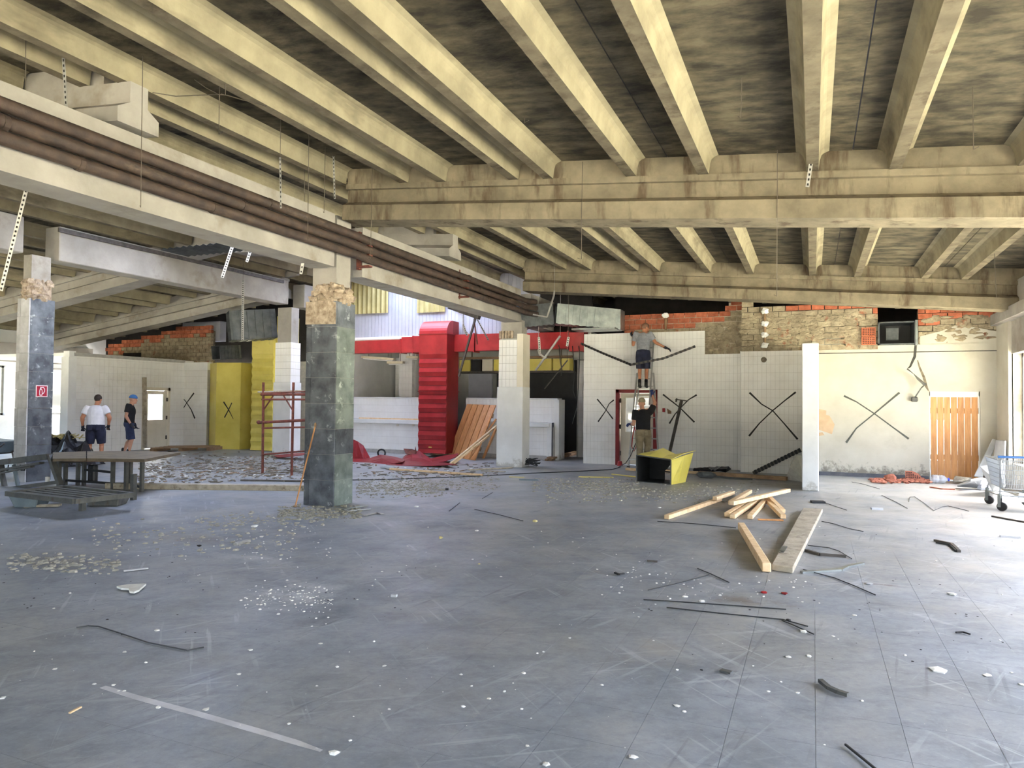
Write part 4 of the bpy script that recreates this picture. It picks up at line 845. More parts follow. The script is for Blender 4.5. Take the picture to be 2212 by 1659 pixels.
for (a, c, Y, w, lab) in (((286, 80), (280, 258), 5.4, .03, 'perforated strip in front of the T-beam end at upper left'), ((137, 125), (146, 285), 4.9, .03, 'perforated strip over the pipes near the left edge'), ((1757, 318), (1744, 404), 8.9, .045, 'bright white perforated strip hanging below the foreground beam'),
      ((605, 340), (607, 450), 7.0, .022, 'thin perforated strip over the pipes before the marble column'), ((720, 325), (723, 430), 8.6, .025, 'perforated strip at the end of the foreground beam'), ((72, 350), (2, 628), 5.6, .05, 'long slanting perforated strip at the left edge'),
      ((655, 562), (650, 592), 8.6, .045, 'broken white strip dangling beside the marble column'), ((506, 520), (480, 600), 11.5, .07, 'slanting metal strip dangling below the girder, longer one'), ((545, 531), (533, 566), 11.5, .06, 'slanting metal strip dangling below the girder, shorter one'), ((525, 605), (524, 735), 14.5, .06, 'upright strip hanging in front of the dented duct'),
      ((1000, 700), (1009, 725), 17.3, .05, 'white strip hanging right of the red shaft'), ((1031, 690), (1055, 735), 17.3, .04, 'slanting white strip reaching the white column'), ((1164, 728), (1166, 762), 17.2, .06, 'white strip hanging below the torn duct'), ((1228, 728), (1225, 748), 17.2, .06, 'small white strip on the red duct near the tiled wall')):
    pstrip(lab, AY(*a, Y), AY(*c, Y), w)
def rod(label, pts, Y, w, mt, name='metal_rod', cat='rod', h=None):
    m = MB(); pp = [AY(x, y, Y) for x, y in pts]; hp = max(pp, key=lambda p: p.z); m.tube([hp, V((hp.x, hp.y, zr(hp.x)+.26))], .004, 5)
    for p, q in zip(pp, pp[1:]): m.bar(p, q, w, h or w)
    return tag(m.build(name, mt), label, cat)
rod('dark rod dangling diagonally beside the red shaft', [(1027, 688), (991, 813)], 17.6, .05, 'steel')
rod('thin rusty rod crossing the dark one at the red shaft', [(1024, 690), (1031, 744)], 17.6, .03, 'rustred')
rod('pale rod dangling diagonally over the yellow hood', [(1210, 726), (1157, 800)], 17.2, .045, 'strip')
rod('bent pale strip hanging under the torn duct', [(1163, 755), (1166, 765), (1180, 774)], 17.2, .05, 'strip')
rod('thin dark rod leaning in the dark passage opening', [(1226, 778), (1176, 840)], 17.6, .025, 'steel')
rod('bent pale bracket rod in front of the torn duct', [(1105, 671), (1182, 685), (1196, 640), (1198, 628)], 16.6, .035, 'strip')
rod('dark slatted frame dangling under the girder near the white column', [(971, 662), (1036, 685)], 17.0, .14, 'steel')
rod('white angle strip on the cladding near the white column', [(983, 668), (1000, 678), (1001, 712), (1024, 732)], 19.11, .04, 'strip')
for (pts, lab) in ((((1208, 750), (1210, 780), (1214, 800), (1212, 812)), 'loose black cable hanging over the hood, shorter'), (((1238, 765), (1241, 800), (1238, 845), (1243, 860)), 'loose black cable beside the tiled return, inner'), (((1252, 765), (1250, 830), (1246, 880), (1236, 915)), 'long loose black cable beside the tiled wall edge')):
    wire(lab, [AY(pts[0][0]-2, 745, 18.78)]+[AY(x, y, 18.3) for x, y in pts], .012, 'cable', 'loose_cable', 'cable', None)
# dark cable channel sagging across the tiled wall
t = thing('cable_channel', 'dark slotted cable channel sagging across the tiled wall past the man on the ladder', 'channel', AY(1365, 788, 18.2))
pts = [AY(1255, 742, 18.3), AY(1300, 762, 17.9), AY(1363, 788, 17.3), AY(1434, 774, 17.25), AY(1502, 748, 17.3)]
m = MB()
for p, q in zip(pts, pts[1:]): m.bar(p, q, .02, .05)
m.build('channel_body', 'steel', t); m = MB()
for p, q in zip(pts[:-1], pts[1:]):
    n = int((q-p).length/.11)
    for k in range(n): c = p+(q-p)*(k+.5)/n; m.bar(c, c+(q-p).normalized()*.055, .026, .058)
stuff(m.build('channel_teeth', 'black', t))
t = thing('leaning_cable_channel', 'dark slotted cable channel lying against the wall left of the white partition', 'channel', AY(1680, 1000, 17.5))
p, q = AY(1627, 1022, 17.6), AY(1729, 972, 17.4); m = MB(); m.bar(p, q, .03, .08); m.build('channel_body', 'steel', t); m = MB()
for k in range(14): c = p+(q-p)*(k+.5)/14; m.bar(c, c+(q-p)*.04, .036, .098)
stuff(m.build('channel_teeth', 'black', t))

# ================================================================== DOORS
def add_cross(parent, pts1, pts2, Yp, w, mt='spray'):
    m = MB(); A1 = [AY(x, y, Yp) for x, y in pts1]; A2 = [AY(x, y, Yp) for x, y in pts2]
    k1 = [w*(.75+.5*(i in (0, len(A1)-1))) for i in range(len(A1))]; k2 = [w*(.75+.5*(i in (0, len(A2)-1))) for i in range(len(A2))]
    ribbon(m, A1, k1, (0, -1, 0)); ribbon(m, [p+V((0, -.001, 0)) for p in A2], k2, (0, -1, 0)); return m.build('painted_cross', mt, parent)
YT = 18.488
add_cross(wb, [(1290, 862), (1309, 885), (1324, 905)], [(1326, 864), (1316, 872), (1308, 888), (1292, 911)], YT, .03)
add_cross(wb, [(1432, 852), (1468, 880), (1500, 912)], [(1505, 853), (1488, 863), (1470, 881), (1458, 895), (1446, 915)], YT, .034)
add_cross(wb, [(1619, 848), (1645, 873), (1669, 887), (1693, 914), (1723, 949)], [(1719, 847), (1697, 864), (1669, 887), (1640, 915), (1618, 942)], 18.008, .036)
add_cross(wb, [(1823, 855), (1850, 868), (1888, 893), (1930, 924), (1963, 948)], [(1943, 848), (1888, 894), (1850, 925), (1828, 956)], 18.195, .036, 'sprayg')
m = MB(); A = lambda x, y: AY(x, y, 17.985)
ribbon(m, [A(386, 850), A(402, 868), A(413, 885), A(421, 904)], [.02, .03, .04, .06], (0, -1, 0)); ribbon(m, [A(419, 849), A(405, 868), A(385, 899)], [.06, .035, .03], (0, -1, 0)); m.build('painted_cross', 'spray', wg)
# door_1: red frame, cream leaf with glazed panel
d1 = struct('door_1', ((DX0+DX1)/2, 18.5, 0))
m = MB(); m.box(DX0, 18.44, 0, DX0+.10, 18.7, DZ); m.box(DX1-.10, 18.44, 0, DX1, 18.7, DZ); m.box(DX0, 18.44, DZ-.09, DX1, 18.7, DZ); m.build('door_frame', 'darkred', d1, bevel=.006)
lx0, lx1, gx0, gx1, gz0, gz1 = DX0+.11, DX1-.11, DX0+.25, DX1-.21, .88, 1.78
m = MB(); m.box(lx0, 18.56, .02, gx0, 18.6, DZ-.1); m.box(gx1, 18.56, .02, lx1, 18.6, DZ-.1); m.box(gx0, 18.56, .02, gx1, 18.6, gz0); m.box(gx0, 18.56, gz1, gx1, 18.6, DZ-.1); m.build('door_leaf', 'cream', d1)
m = MB(); m.box(gx0, 18.578, gz0, gx1, 18.584, gz1); m.build('pane', 'glass', d1)
m = MB(); [m.box(lx0-.02, 18.53, z, lx0+.015, 18.57, z+.12) for z in (.25, .95, 1.65)]; m.build('hinge', 'steel', d1)
# door_2 in the left tiled side wall
d2 = struct('door_2', (-19.8, 16.9, 0))
m = MB(); m.box(-19.86, 16.35, 0, -19.76, 16.44, 2.0); m.box(-19.86, 17.32, 0, -19.76, 17.4, 2.0); m.box(-19.86, 16.35, 1.9, -19.76, 17.4, 2.0); m.build('door_frame', 'cream', d2)
m = MB(); m.box(-19.84, 16.46, .03, -19.8, 16.58, 1.89); m.box(-19.84, 17.16, .03, -19.8, 17.3, 1.89); m.box(-19.84, 16.58, .03, -19.8, 17.16, .95); m.box(-19.84, 16.58, 1.78, -19.8, 17.16, 1.89); m.build('door_leaf', 'cream', d2)
m = MB(); m.box(-19.825, 16.58, .95, -19.818, 17.16, 1.78); m.build('pane', 'glass', d2)
m = MB(); [m.box(-19.8, 17.27, z, -19.77, 17.31, z+.12) for z in (.3, .95, 1.55)]; m.build('hinge', 'steel', d2)
o = struct('wall_sideroom'); m = MB(); m.box(-24.5, 14.0, 2.86, -20.05, 18.7, 2.96); m.build('low_ceiling', 'white', o)
# plank door
t = thing('plank_door', 'doorway boarded up with upright amber pine planks in the cream wall', 'door', ((PDX0+PDX1)/2, 18.25, 0))
wd_ = (PDX1-PDX0-.06)/7
for k in range(7):
    xa = PDX0+.03+k*wd_; zb = PDZ-.12; g = .008
    m = MB(); m.hexa([(xa+.002, 18.26, .02), (xa+wd_-.002, 18.26, .02), (xa+wd_-.002, 18.285, .02), (xa+.002, 18.285, .02), (xa+g*.6, 18.26, zb), (xa+wd_-g, 18.26, zb), (xa+wd_-g, 18.285, zb), (xa+g*.6, 18.285, zb)]); m.build('plank', 'wooda', t)
for z in (.45, 1.48): m = MB(); m.box(PDX0+.02, 18.29, z, PDX1-.02, 18.32, z+.12); m.build('crossbar', 'wooda', t)
m = MB(); m.box(PDX0, 18.24, PDZ-.1, PDX1, 18.34, PDZ); m.box(PDX0-.0, 18.24, 0, PDX0+.02, 18.34, PDZ); m.box(PDX1-.02, 18.24, 0, PDX1, 18.34, PDZ); m.build('frame', 'white', t)
# wall bits
m = MB(); p = AY(1434, 886, 18.48); m.box(p.x-.035, 18.45, p.z-.05, p.x+.035, 18.49, p.z+.05); tag(m.build('alarm_box', 'red', bevel=.006), 'small red box on the tiled wall right of the red door', 'box')
m = MB(); p = AY(1445, 888, 18.48); m.prism([(p.x-.05, 18.47, p.z+.07), (p.x+.0, 18.47, p.z+.03), (p.x+.06, 18.47, p.z-.0), (p.x+.06, 18.47, p.z-.07), (p.x-.03, 18.47, p.z-.07)], (0, .02, 0)); tag(m.build('broken_socket', 'woodd'), 'broken brown socket plate next to the small red box', 'socket')
m = MB(); p = AY(1650, 777, 18.0); m.tube([(p.x, 17.98, p.z), (p.x, 18.01, p.z)], .065, 16); tag(m.build('vent_cap', 'mortar'), 'round grey vent cap high on the right tiled wall', 'cap')
# brown pipe bits with white plaster blobs in the bricks
for px, y0, y1, Y, lab in ((1438, 680, 712, 18.5, 'short brown conduit with a white blob in the red bricks'), (1652, 668, 748, 18.1, 'brown conduit with white plaster blobs in the pale bricks')):
    a, c = AY(px, y0, Y), AY(px, y1, Y); t = thing('wall_conduit', lab, 'conduit', c); m = MB(); m.tube([a, c], .03, 8); m.build('conduit_pipe', 'woodd', t); m = MB()
    for f in ((.05,) if px < 1500 else (.05, .4, .7, .97)): m.ell(a+(c-a)*f+V((0, -.02, 0)), (.09, .04, .07), 8, 6, .3)
    m.build('plaster_blob', 'white', t)
# twisted metal strip hanging from the duct mouth
t = thing('twisted_strip', 'twisted grey metal strip dangling from the black duct over the cream wall', 'strip', AY(1975, 790, 18.0))
pts = [AY(1978, 745, 18.05), AY(1976, 770, 18.0), AY(1966, 792, 18.0), AY(1960, 797, 17.98), AY(1974, 808, 17.95), AY(1983, 818, 17.98), AY(1998, 831, 18.0), AY(1990, 838, 18.05), AY(1974, 862, 18.12)]
ws_ = [.05, .07, .07, .12, .16, .13, .1, .03, .03]
m = MB(); a_, b_ = [], []
for i, p in enumerate(pts):
    tt = (pts[min(i+1, 8)]-pts[max(i-1, 0)]).normalized(); s = tt.cross(V((0, -1, 0))).normalized(); s = s*math.cos(.3+i*.35)+V((0, 1, 0))*math.sin(.3+i*.35)*.5
    a_.append(p+s*ws_[i]/2); b_.append(p-s*ws_[i]/2)
m.grid([a_, b_], (0, .006, 0)); m.build('strip_body', 'greysteel', t); p = AY(1975, 863, 18.14); m = MB(); m.box(p.x-.06, 18.08, p.z-.05, p.x+.07, 18.2, p.z+.06); m.build('end_block', 'greysteel', t, bevel=.02)
m = MB(); ribbon(m, [AY(x, y, 18.197) for x, y in ((1982, 778), (1987, 795), (1996, 815), (2001, 835), (2006, 845))], [.02, .04, .05, .05, .02], (0, -1, 0)); m.build('plaster_crack', 'mortar', wb)
# cardboard poking out behind the partition
m = MB(); P_ = lambda x, y: AY(x, y, 16.4)
m.prism([P_(1764, 882), P_(1785, 887), P_(1784, 896), P_(1792, 898), P_(1803, 917), P_(1797, 938), P_(1765, 927)], (0, .03, 0)); m.prism([P_(1766, 935), P_(1777, 934), P_(1781, 940), P_(1766, 942)], (0, .02, 0))
tag(m.build('cardboard_sheet', 'card'), 'torn brown cardboard stuck out behind the white partition', 'cardboard')
# plaster fragments by the partition foot
m = MB(); m.prism([G(1697, 1036), G(1740, 1042), AY(1736, 985, 16.6), AY(1722, 983, 16.6), AY(1710, 995, 16.5), AY(1706, 1008, 16.3)], (0, .05, 0)); tag(m.build('plaster_slab', 'chip'), 'broken white plaster slab leaning at the foot of the partition', 'slab')

# ================================================================== THINGS ON THE FLOOR
def bar_thing(name, label, cat, p, q, w, h, mt, group=None, bevel=.004):
    m = MB(); m.bar(p, q, w, h); return tag(m.build(name, mt, bevel=bevel), label, cat, group)
# orange plank panel leaning on the counter
t = thing('plank_panel', 'panel of five wide orange pine planks leaning on the counter beside the white column', 'panel', G(998, 990))
BL, BR, TL, TR = G(968, 986), G(1028, 995), AY(1010, 873.5, 18.9), AY(1073, 875.5, 18.9)
nr = (BR-BL).cross(TL-BL).normalized()
for k in range(5):
    f0, f1 = k/5+.012, (k+1)/5-.012
    a, b_, c, d_ = BL.lerp(BR, f0), BL.lerp(BR, f1), TL.lerp(TR, f1), TL.lerp(TR, f0)
    m = MB(); m.hexa([a, b_, c, d_, a+nr*.03, b_+nr*.03, c+nr*.03, d_+nr*.03]); m.build('plank', 'woodo', t)
for f in (.2, .8):
    a, b_ = BL.lerp(TL, f)-nr*.02, BR.lerp(TR, f)-nr*.02; m = MB(); m.bar(a, b_, .12, .03, nr); m.build('crossbar', 'woodd', t)
for (a, c, w, mt, lab) in (((G(972, 1003, .03), AY(1073, 920, 17.6)), None, .07, 'wood', 'pale batten leaning across the orange planks, upper end at the white column'),
        ((G(1013, 992, .03), AY(1072, 905, 18.0)), None, .06, 'woodo', 'brown batten crossing the lower corner of the orange panel'),
        ((G(1044, 990, .03), AY(1072, 925, 18.3)), None, .09, 'woodo', 'short thick batten leaning behind the white column'),
        ((G(980, 1001, .03), AY(1058, 940, 17.4)), None, .05, 'wood', 'thin batten lying parallel under the pale leaning batten')):
    bar_thing('leaning_batten', lab, 'batten', a[0], a[1], w, .045, mt)
m = MB(); [m.bar(G(905, 975+k*5, .08), G(985, 978+k*5, .08), .1, .025) for k in range(2)]; [m.box(p.x-.06, p.y-.2, 0, p.x+.06, p.y+.2, .07) for p in (G(915, 982), G(945, 983), G(975, 984))]
tag(m.build('broken_pallet', 'woodd'), 'broken wooden pallet under the foot of the red shaft', 'pallet')
# crumpled red sheets
def crumple(label, pts, mt='sheetred', th=.012, group=None):
    m = MB(); m.grid([[AY(x, y, Y) for x, y in r] for r, Y in pts], (0, .004, -th)); return tag(m.build('crumpled_sheet', mt), label, 'sheet', group)
crumple('upright torn piece of red sheet metal right behind the marble column', [([(755, 946), (772, 953), (785, 962), (799, 988)], 16.75), ([(755, 993), (772, 992), (785, 992), (800, 991)], 16.5)])
crumple('long crumpled red sheet lying flat next to the marble column', [([(755, 988), (800, 989), (822, 982), (845, 985), (872, 991)], 16.7), ([(755, 994), (800, 996), (826, 990), (850, 991), (874, 995)], 16.1), ([(755, 1000), (800, 1002), (826, 1003), (850, 1001), (868, 998)], 15.7)])
crumple('folded red sheet with a raised corner in front of the red shaft', [([(872, 986), (890, 974), (906, 974), (930, 990), (960, 984), (990, 979)], 17.3), ([(868, 992), (890, 988), (912, 990), (934, 997), (962, 992), (990, 982)], 16.9), ([(864, 996), (890, 996), (915, 998), (938, 1000), (962, 996), (982, 988)], 16.5)])
crumple('flat pinkish red sheet nearest to the camera on the rubble', [([(852, 995), (890, 996), (930, 998), (960, 999)], 16.3), ([(832, 1004), (880, 1006), (930, 1006), (985, 1003)], 15.5)])
crumple('torn rusty metal scrap sticking up from the red sheets', [([(872, 969), (890, 970), (896, 972), (897, 963), (902, 984)], 17.2), ([(876, 979), (890, 983), (894, 984), (898, 985), (902, 986)], 17.1)], 'rustred')
crumple('small red sheet scrap near the far white column', [([(592, 984), (620, 980), (660, 978)], 16.2), ([(600, 988), (625, 986), (660, 982)], 15.6)], 'darkred')
t = thing('black_hose_ring', 'loop of black hose standing at the foot of the tiled counter', 'hose', G(824, 992)); p = G(824, 990)
m = MB(); m.tube([p+V((math.cos(a)*.12, .02*math.sin(2*a), .13+math.sin(a)*.12)) for a in [2*PI*i/16 for i in range(17)]], .025, 7, cap=False); m.build('hose_ring', 'rubber', t)
bar_thing('long_batten', 'long fresh batten lying on the rubble below the red sheets', 'batten', G(842, 1013, .03), G(1042, 1026, .03), .05, .045, 'wood')
bar_thing('grey_board', 'pale grey board at the foot of the white column', 'board', G(1012, 1015, .02), G(1106, 1010, .02), .10, .03, 'woodg')
bar_thing('grey_board', 'narrow pale board lying before the white column', 'board', G(1040, 1017, .02), G(1092, 1019, .02), .07, .02, 'woodg')
m = MB(); p = G(832, 1013); m.tube([p+V((-.12, 0, .04)), p+V((0, .02, .05)), p+V((.12, .0, .03)), p+V((.25, -.02, .05))], [.03, .05, .05, .03], 7); tag(m.build('white_pipe_piece', 'foam'), 'white and black pipe scrap at the end of the long batten', 'pipe')
# coil of cable by the white column
t = thing('cable_heap', 'tangled heap of black cables at the foot of the white column', 'cable', G(1146, 1010)); c0 = G(1146, 1008)
for k in range(9):
    m = MB(); rr, zz, a0 = random.uniform(.12, .26), random.uniform(.05, .22), random.uniform(0, 6); tl = random.uniform(-.5, .5)
    m.tube([c0+V((math.cos(a)*rr+random.uniform(-.03, .03), math.sin(a)*rr*.6, max(.015, zz+tl*math.cos(a)*rr*.7))) for a in [a0+2*PI*i/14 for i in range(16)]], .012, 5); m.build('cable_loop', 'cable', t)
for k, (dx, dz) in enumerate(((0, .03), (.1, .03), (.05, .09), (.16, .08))):
    bar_thing('floor_batten', ('brown batten in the dark passage, %s of four' % ('front left', 'front right', 'upper left', 'upper right')[k]), 'batten', G(1180+dx*80, 996)+V((0, 0, dz)), G(1240+dx*60, 982)+V((0, 0, dz)), .09, .05, 'woodd', 'battens lying in the passage')
# timber threshold, pallet and post on the left
bar_thing('threshold_timber', 'long weathered timber lying across the floor left of the marble column', 'timber', G(232, 1049, .05), G(662, 1054, .05), .16, .10, 'woodg')
bar_thing('threshold_strip', 'thin dark strip on top of the long weathered timber', 'strip', G(520, 1037, .02), G(660, 1039, .02), .05, .03, 'steel')
t = thing('wooden_pallet', 'low wooden pallet lying before the left tiled wall', 'pallet', G(385, 974)); a, c = G(325, 976), G(452, 974)
m = MB(); [m.bar(a.lerp(c, f)+V((0, 0, .05)), a.lerp(c, f)+V((-.3, .9, .05)), .12, .10) for f in (.02, .5, .98)]; m.build('pallet_block', 'woodd', t)
for k in range(5): m = MB(); o_ = V((-.3, .9, 0))*(k/4); m.bar(a+o_+V((0, 0, .115)), c+o_+V((0, 0, .115)), .13, .025); m.build('deck_board', 'woodd', t)
bar_thing('upright_post', 'tall narrow board standing beside the left white door', 'board', AX(313, 966, -19.68), AX(312, 815, -19.68), .16, .05, 'woodg')
# rusty scaffold frame
t = thing('scaffold', 'rusty red scaffold frame standing left of the marble column', 'scaffold', G(600, 1026)); SY = 12.37; S_ = lambda x, y, d_=0: AY(x, y, SY+d_)
for (a, c) in (((569, 826), (567, 1023)), ((634, 826), (630, 1028)), ((690, 827), (688, 1031))):
    p = S_(*c); p.z = 0; m = MB(); m.tube([p, S_(*a)], .028, 8); m.build('upright', 'rustred', t)
for (a, c, r) in (((566, 849), (690, 845), .018), ((564, 852), (690, 852), .03), ((566, 863), (690, 863), .022), ((560, 913), (690, 906), .032), ((566, 925), (690, 922), .02), ((566, 982), (690, 972), .02)):
    m = MB(); m.tube([S_(*a), S_(*c)], r, 7); m.build('crossbar', 'rustred', t)
for (a, c) in (((590, 855), (569, 886)), ((613, 855), (632, 886))): m = MB(); m.tube([S_(*a), S_(*c)], .016, 6); m.build('brace', 'rustred', t)
m = MB(); m.ell(S_(559, 912), (.05, .05, .045), 8, 6); m.build('coupler', 'rustred', t)
m = MB(); m.bar(S_(564, 847, .1), S_(690, 843, .1), .22, .03); tag(m.build('scaffold_board', 'woodg'), 'grey board lying on the top bars of the scaffold frame', 'board')
m = MB(); p = G(586, 968); m.box(p.x-.22, p.y-.2, 0, p.x+.2, p.y+.2, .04); m.prism([(p.x-.12, p.y-.15, .04), (p.x+.14, p.y-.15, .04), (p.x+.28, p.y-.15, .38), (p.x-.3, p.y-.15, .38)], (0, .34, 0)); m.box(p.x-.34, p.y-.2, .38, p.x+.32, p.y+.24, .42); tag(m.build('broken_basin', 'white', bevel=.012), 'white ceramic basin dumped beside the far white column', 'basin')
t = thing('broom_stick', 'thin wooden stick leaning against the grey marble column', 'stick', G(638, 1093)); m = MB(); m.tube([G(638, 1093), AY(681, 920, 9.02)], .012, 7); m.build('stick', 'woodo', t); m = MB(); m.ell(G(638, 1093, .02), (.03, .03, .02), 8, 5); m.ell(AY(681, 918, 9.02), (.02, .02, .04), 8, 5); m.build('knob', 'woodd', t)
# worktable and frames on the left
t = thing('work_table', 'low wooden-topped worktable with many grey steel legs before the two workers', 'table', G(215, 1060)); ZT = .62
m = MB(); m.prism([G(*p, ZT) for p in ((114, 991), (186, 990), (186, 975), (114, 977))], (0, 0, -.045)); m.build('table_top', 'tabletop', t)
m = MB(); m.prism([G(*p, ZT) for p in ((188, 990), (312, 992), (390, 977), (300, 974), (188, 975))], (0, 0, -.045)); m.build('table_top', 'tabletop', t)
m = MB(); m.bar(G(116, 993, ZT-.07), G(310, 995, ZT-.07), .05, .05); m.bar(G(310, 995, ZT-.07), G(386, 980, ZT-.07), .05, .05); m.build('apron', 'woodd', t)
for (x, y) in ((127, 1051), (141, 1049), (168, 1048), (181, 1049), (243, 1056), (272, 1058), (281, 1056), (306, 1062)):
    p = G(x, y); m = MB(); m.box(p.x-.028, p.y-.028, 0, p.x+.028, p.y+.028, ZT-.05); m.build('leg', 'greysteel', t)
for (a, b_, z) in (((181, 1049), (243, 1056), .3), ((141, 1049), (243, 1056), .1), ((281, 1056), (306, 1062), .08), ((127, 1051), (181, 1049), .45)):
    m = MB(); m.bar(G(*a)+V((0, 0, z)), G(*b_)+V((0, 0, z)), .04, .04); m.build('stretcher', 'black', t)
m = MB(); p = G(200, 1050); m.box(p.x-.09, p.y-.05, .06, p.x+.09, p.y+.05, .40); tag(m.build('black_bag', 'plas', bevel=.02), 'small black box standing under the worktable', 'box')
t = thing('tipped_table_frame', 'tipped grey steel table frame at the left picture edge', 'frame', G(60, 1066)); Q = lambda x, y: AY(x, y, 8.5)
for (a, c, w, h, nm) in (((-60, 1006), (108, 986), .12, .10, 'top_beam'), ((108, 984), (131, 1048), .09, .07, 'leg'), ((-60, 1066), (128, 1041), .08, .06, 'bottom_beam'), ((0, 1000), (12, 1060), .07, .06, 'leg'), ((-60, 1026), (90, 1000), .10, .04, 'inner_rail'), ((-60, 1035), (70, 1008), .08, .03, 'inner_rail')):
    m = MB(); m.bar(Q(*a), Q(*c), w, h); m.build(nm, 'greysteel', t)
m = MB(); m.tube([Q(30, 1004), Q(40, 1056)], .035, 8); m.build('green_post', 'tubgrey', t)
m = MB(); [m.tube([Q(x, 1004), Q(x+2, 1016), Q(x+9, 1016), Q(x+10, 1004)], .012, 5) for x in (8, 44)]; m.build('hook', 'black', t)
t = thing('lying_table_frame', 'grey steel frame with slats lying on tubs at lower left', 'frame', G(150, 1096)); Z = .23
cn = [G(15, 1066, Z), G(161, 1083, Z), G(287, 1069, Z), G(139, 1053, Z)]
for i in range(4): m = MB(); m.bar(cn[i], cn[(i+1) % 4], .06, .07); m.build('frame_rail', 'greysteel', t)
for k in range(1, 6): m = MB(); m.bar(cn[0].lerp(cn[3], k/6), cn[1].lerp(cn[2], k/6), .07, .03); m.build('slat', 'greysteel', t)
for (x, y, zt) in ((178, 1103, .24), (288, 1080, .42)): p = G(x, y); m = MB(); m.box(p.x-.035, p.y-.035, 0, p.x+.035, p.y+.035, zt); m.build('leg', 'greysteel', t)
def tub(label, px0, px1, yb, zt, mt):
    a, c = G(px0, yb), G(px1, yb); m = MB(); u = (c-a).normalized(); n = V((-u.y, u.x, 0)); k = .10
    m.hexa([a+u*k, c-u*k*.3, c-u*k*.3+n*.3, a+u*k+n*.3, a+V((0, 0, zt)), c+V((0, 0, zt)), c+n*.45+V((0, 0, zt)), a+n*.45+V((0, 0, zt))]); return tag(m.build('plastic_tub', mt, bevel=.015), label, 'tub')
tub('blue-grey plastic tub under the lying frame, nearest the left edge', 15, 82, 1097, .19, 'tubgrey'); tub('dark greenish tub under the right end of the lying frame', 176, 258, 1094, .17, 'greysteel')
m = MB(); m.bar(G(55, 1093, .02), G(130, 1091, .03), .10, .03); tag(m.build('grey_board', 'woodg'), 'small weathered board under the lying frame', 'board')
m = MB(); p = G(82, 1030); q_ = AY(103, 1036, 8.6); m.box(q_.x-.04, 8.58, q_.z-.07, q_.x+.03, 8.62, q_.z+.05); tag(m.build('white_tile_scrap', 'white'), 'small white plate stuck on the tipped frame beside the marble column', 'plate')
# tarpaulin heap
t = thing('tarpaulin_heap', 'heap of black tarpaulin held by the man in white', 'tarpaulin', G(145, 1003)); c0 = G(140, 1003)
rows = []
for i in range(9):
    r = []
    for j in range(15):
        u, v = j/14*2-1, i/8*2-1; h = max(0, 1-(u*u)**1.3)*max(0, 1-v*v)**.5*.62*(1+.25*math.sin(u*9+v*5)+.15*math.sin(v*13+u*17)); r.append(c0+V((u*.78, v*.5, .02+h+(.28 if (j == 13 and i in (4, 5)) else .14 if j == 12 and i in (4, 5) else 0))))
    rows.append(r)
m = MB(); m.grid(rows, (0, 0, -.015)); m.build('tarpaulin', 'plas', t, smooth=False)
m = MB(); [m.bar(c0+V((random.uniform(-.6, .2), random.uniform(-.2, .25), random.uniform(.60, .70))), c0+V((random.uniform(-.5, .45), random.uniform(-.2, .25), random.uniform(.62, .76))), .03, .015) for _ in range(40)]; stuff(m.build('straw_bundle', 'insul', t))
t = thing('wheelbarrow', 'blue-grey wheelbarrow half hidden behind the left marble column', 'wheelbarrow', G(-10, 1010)); p = AY(2, 985, 10.6); p.z = 0
m = MB(); m.hexa([p+V(v) for v in ((-.7, -.25, .35), (0, -.25, .35), (0, .25, .35), (-.7, .25, .35), (-.95, -.36, .66), (.22, -.36, .62), (.22, .36, .62), (-.95, .36, .66))]); m.build('tray', 'tubgrey', t)
for s in (-1, 1): m = MB(); m.tube([p+V((-1.1, s*.15, .25)), p+V((0, s*.22, .34)), p+V((.6, s*.3, .6))], .02, 7); m.build('handle', 'steel', t); m = MB(); m.tube([p+V((.05, s*.22, .34)), p+V((.12, s*.26, 0))], .018, 6); m.build('leg', 'steel', t)
m = MB(); m.tube([p+V((-1.1, -.05, .2)), p+V((-1.1, .05, .2))], .2, 16); m.build('wheel', 'rubber', t)

# ladder
t = thing('ladder', 'aluminium ladder leaning against the tiled wall above the red door', 'ladder', G(1390, 1008)); LB, LT = 17.72, 18.40
def lad(x, z): return V((x, LB+(LT-LB)*z/3.35, z))
xl0, xr0 = AY(1357, 1008, LB).x, AY(1424, 1008, LB).x; xl1, xr1 = AY(1375, 812, 18.13).x, AY(1410, 812, 18.13).x
for a, c in ((xl0, xl1), (xr0, xr1)): m = MB(); m.bar(lad(a, 0), lad(c, 2.42), .035, .07, (0, 1, 0)); m.build('lower_rail', 'alu', t)
ul, ur = AY(1379, 800, 18.1).x, AY(1405, 800, 18.1).x
for a in (ul, ur): m = MB(); m.bar(lad(a, 1.6)+V((0, -.05, 0)), lad(a+.03, 3.25)+V((0, -.05, 0)), .03, .06, (0, 1, 0)); m.build('upper_rail', 'alu', t)
for k in range(8): z = .22+k*.265; f = z/2.42; m = MB(); m.bar(lad(xl0+(xl1-xl0)*f, z), lad(xr0+(xr1-xr0)*f, z), .04, .03); m.build('rung', 'alu', t)
for k in range(5): z = 2.0+k*.27; m = MB(); m.bar(lad(ul, z)+V((0, -.05, 0)), lad(ur+.01, z)+V((0, -.05, 0)), .05, .035); m.build('rung', 'alu', t)
m = MB(); [m.box(x-.03, LB-.03, 0, x+.03, LB+.03, .05) for x in (xl0, xr0)]; m.build('rubber_foot', 'rubber', t)

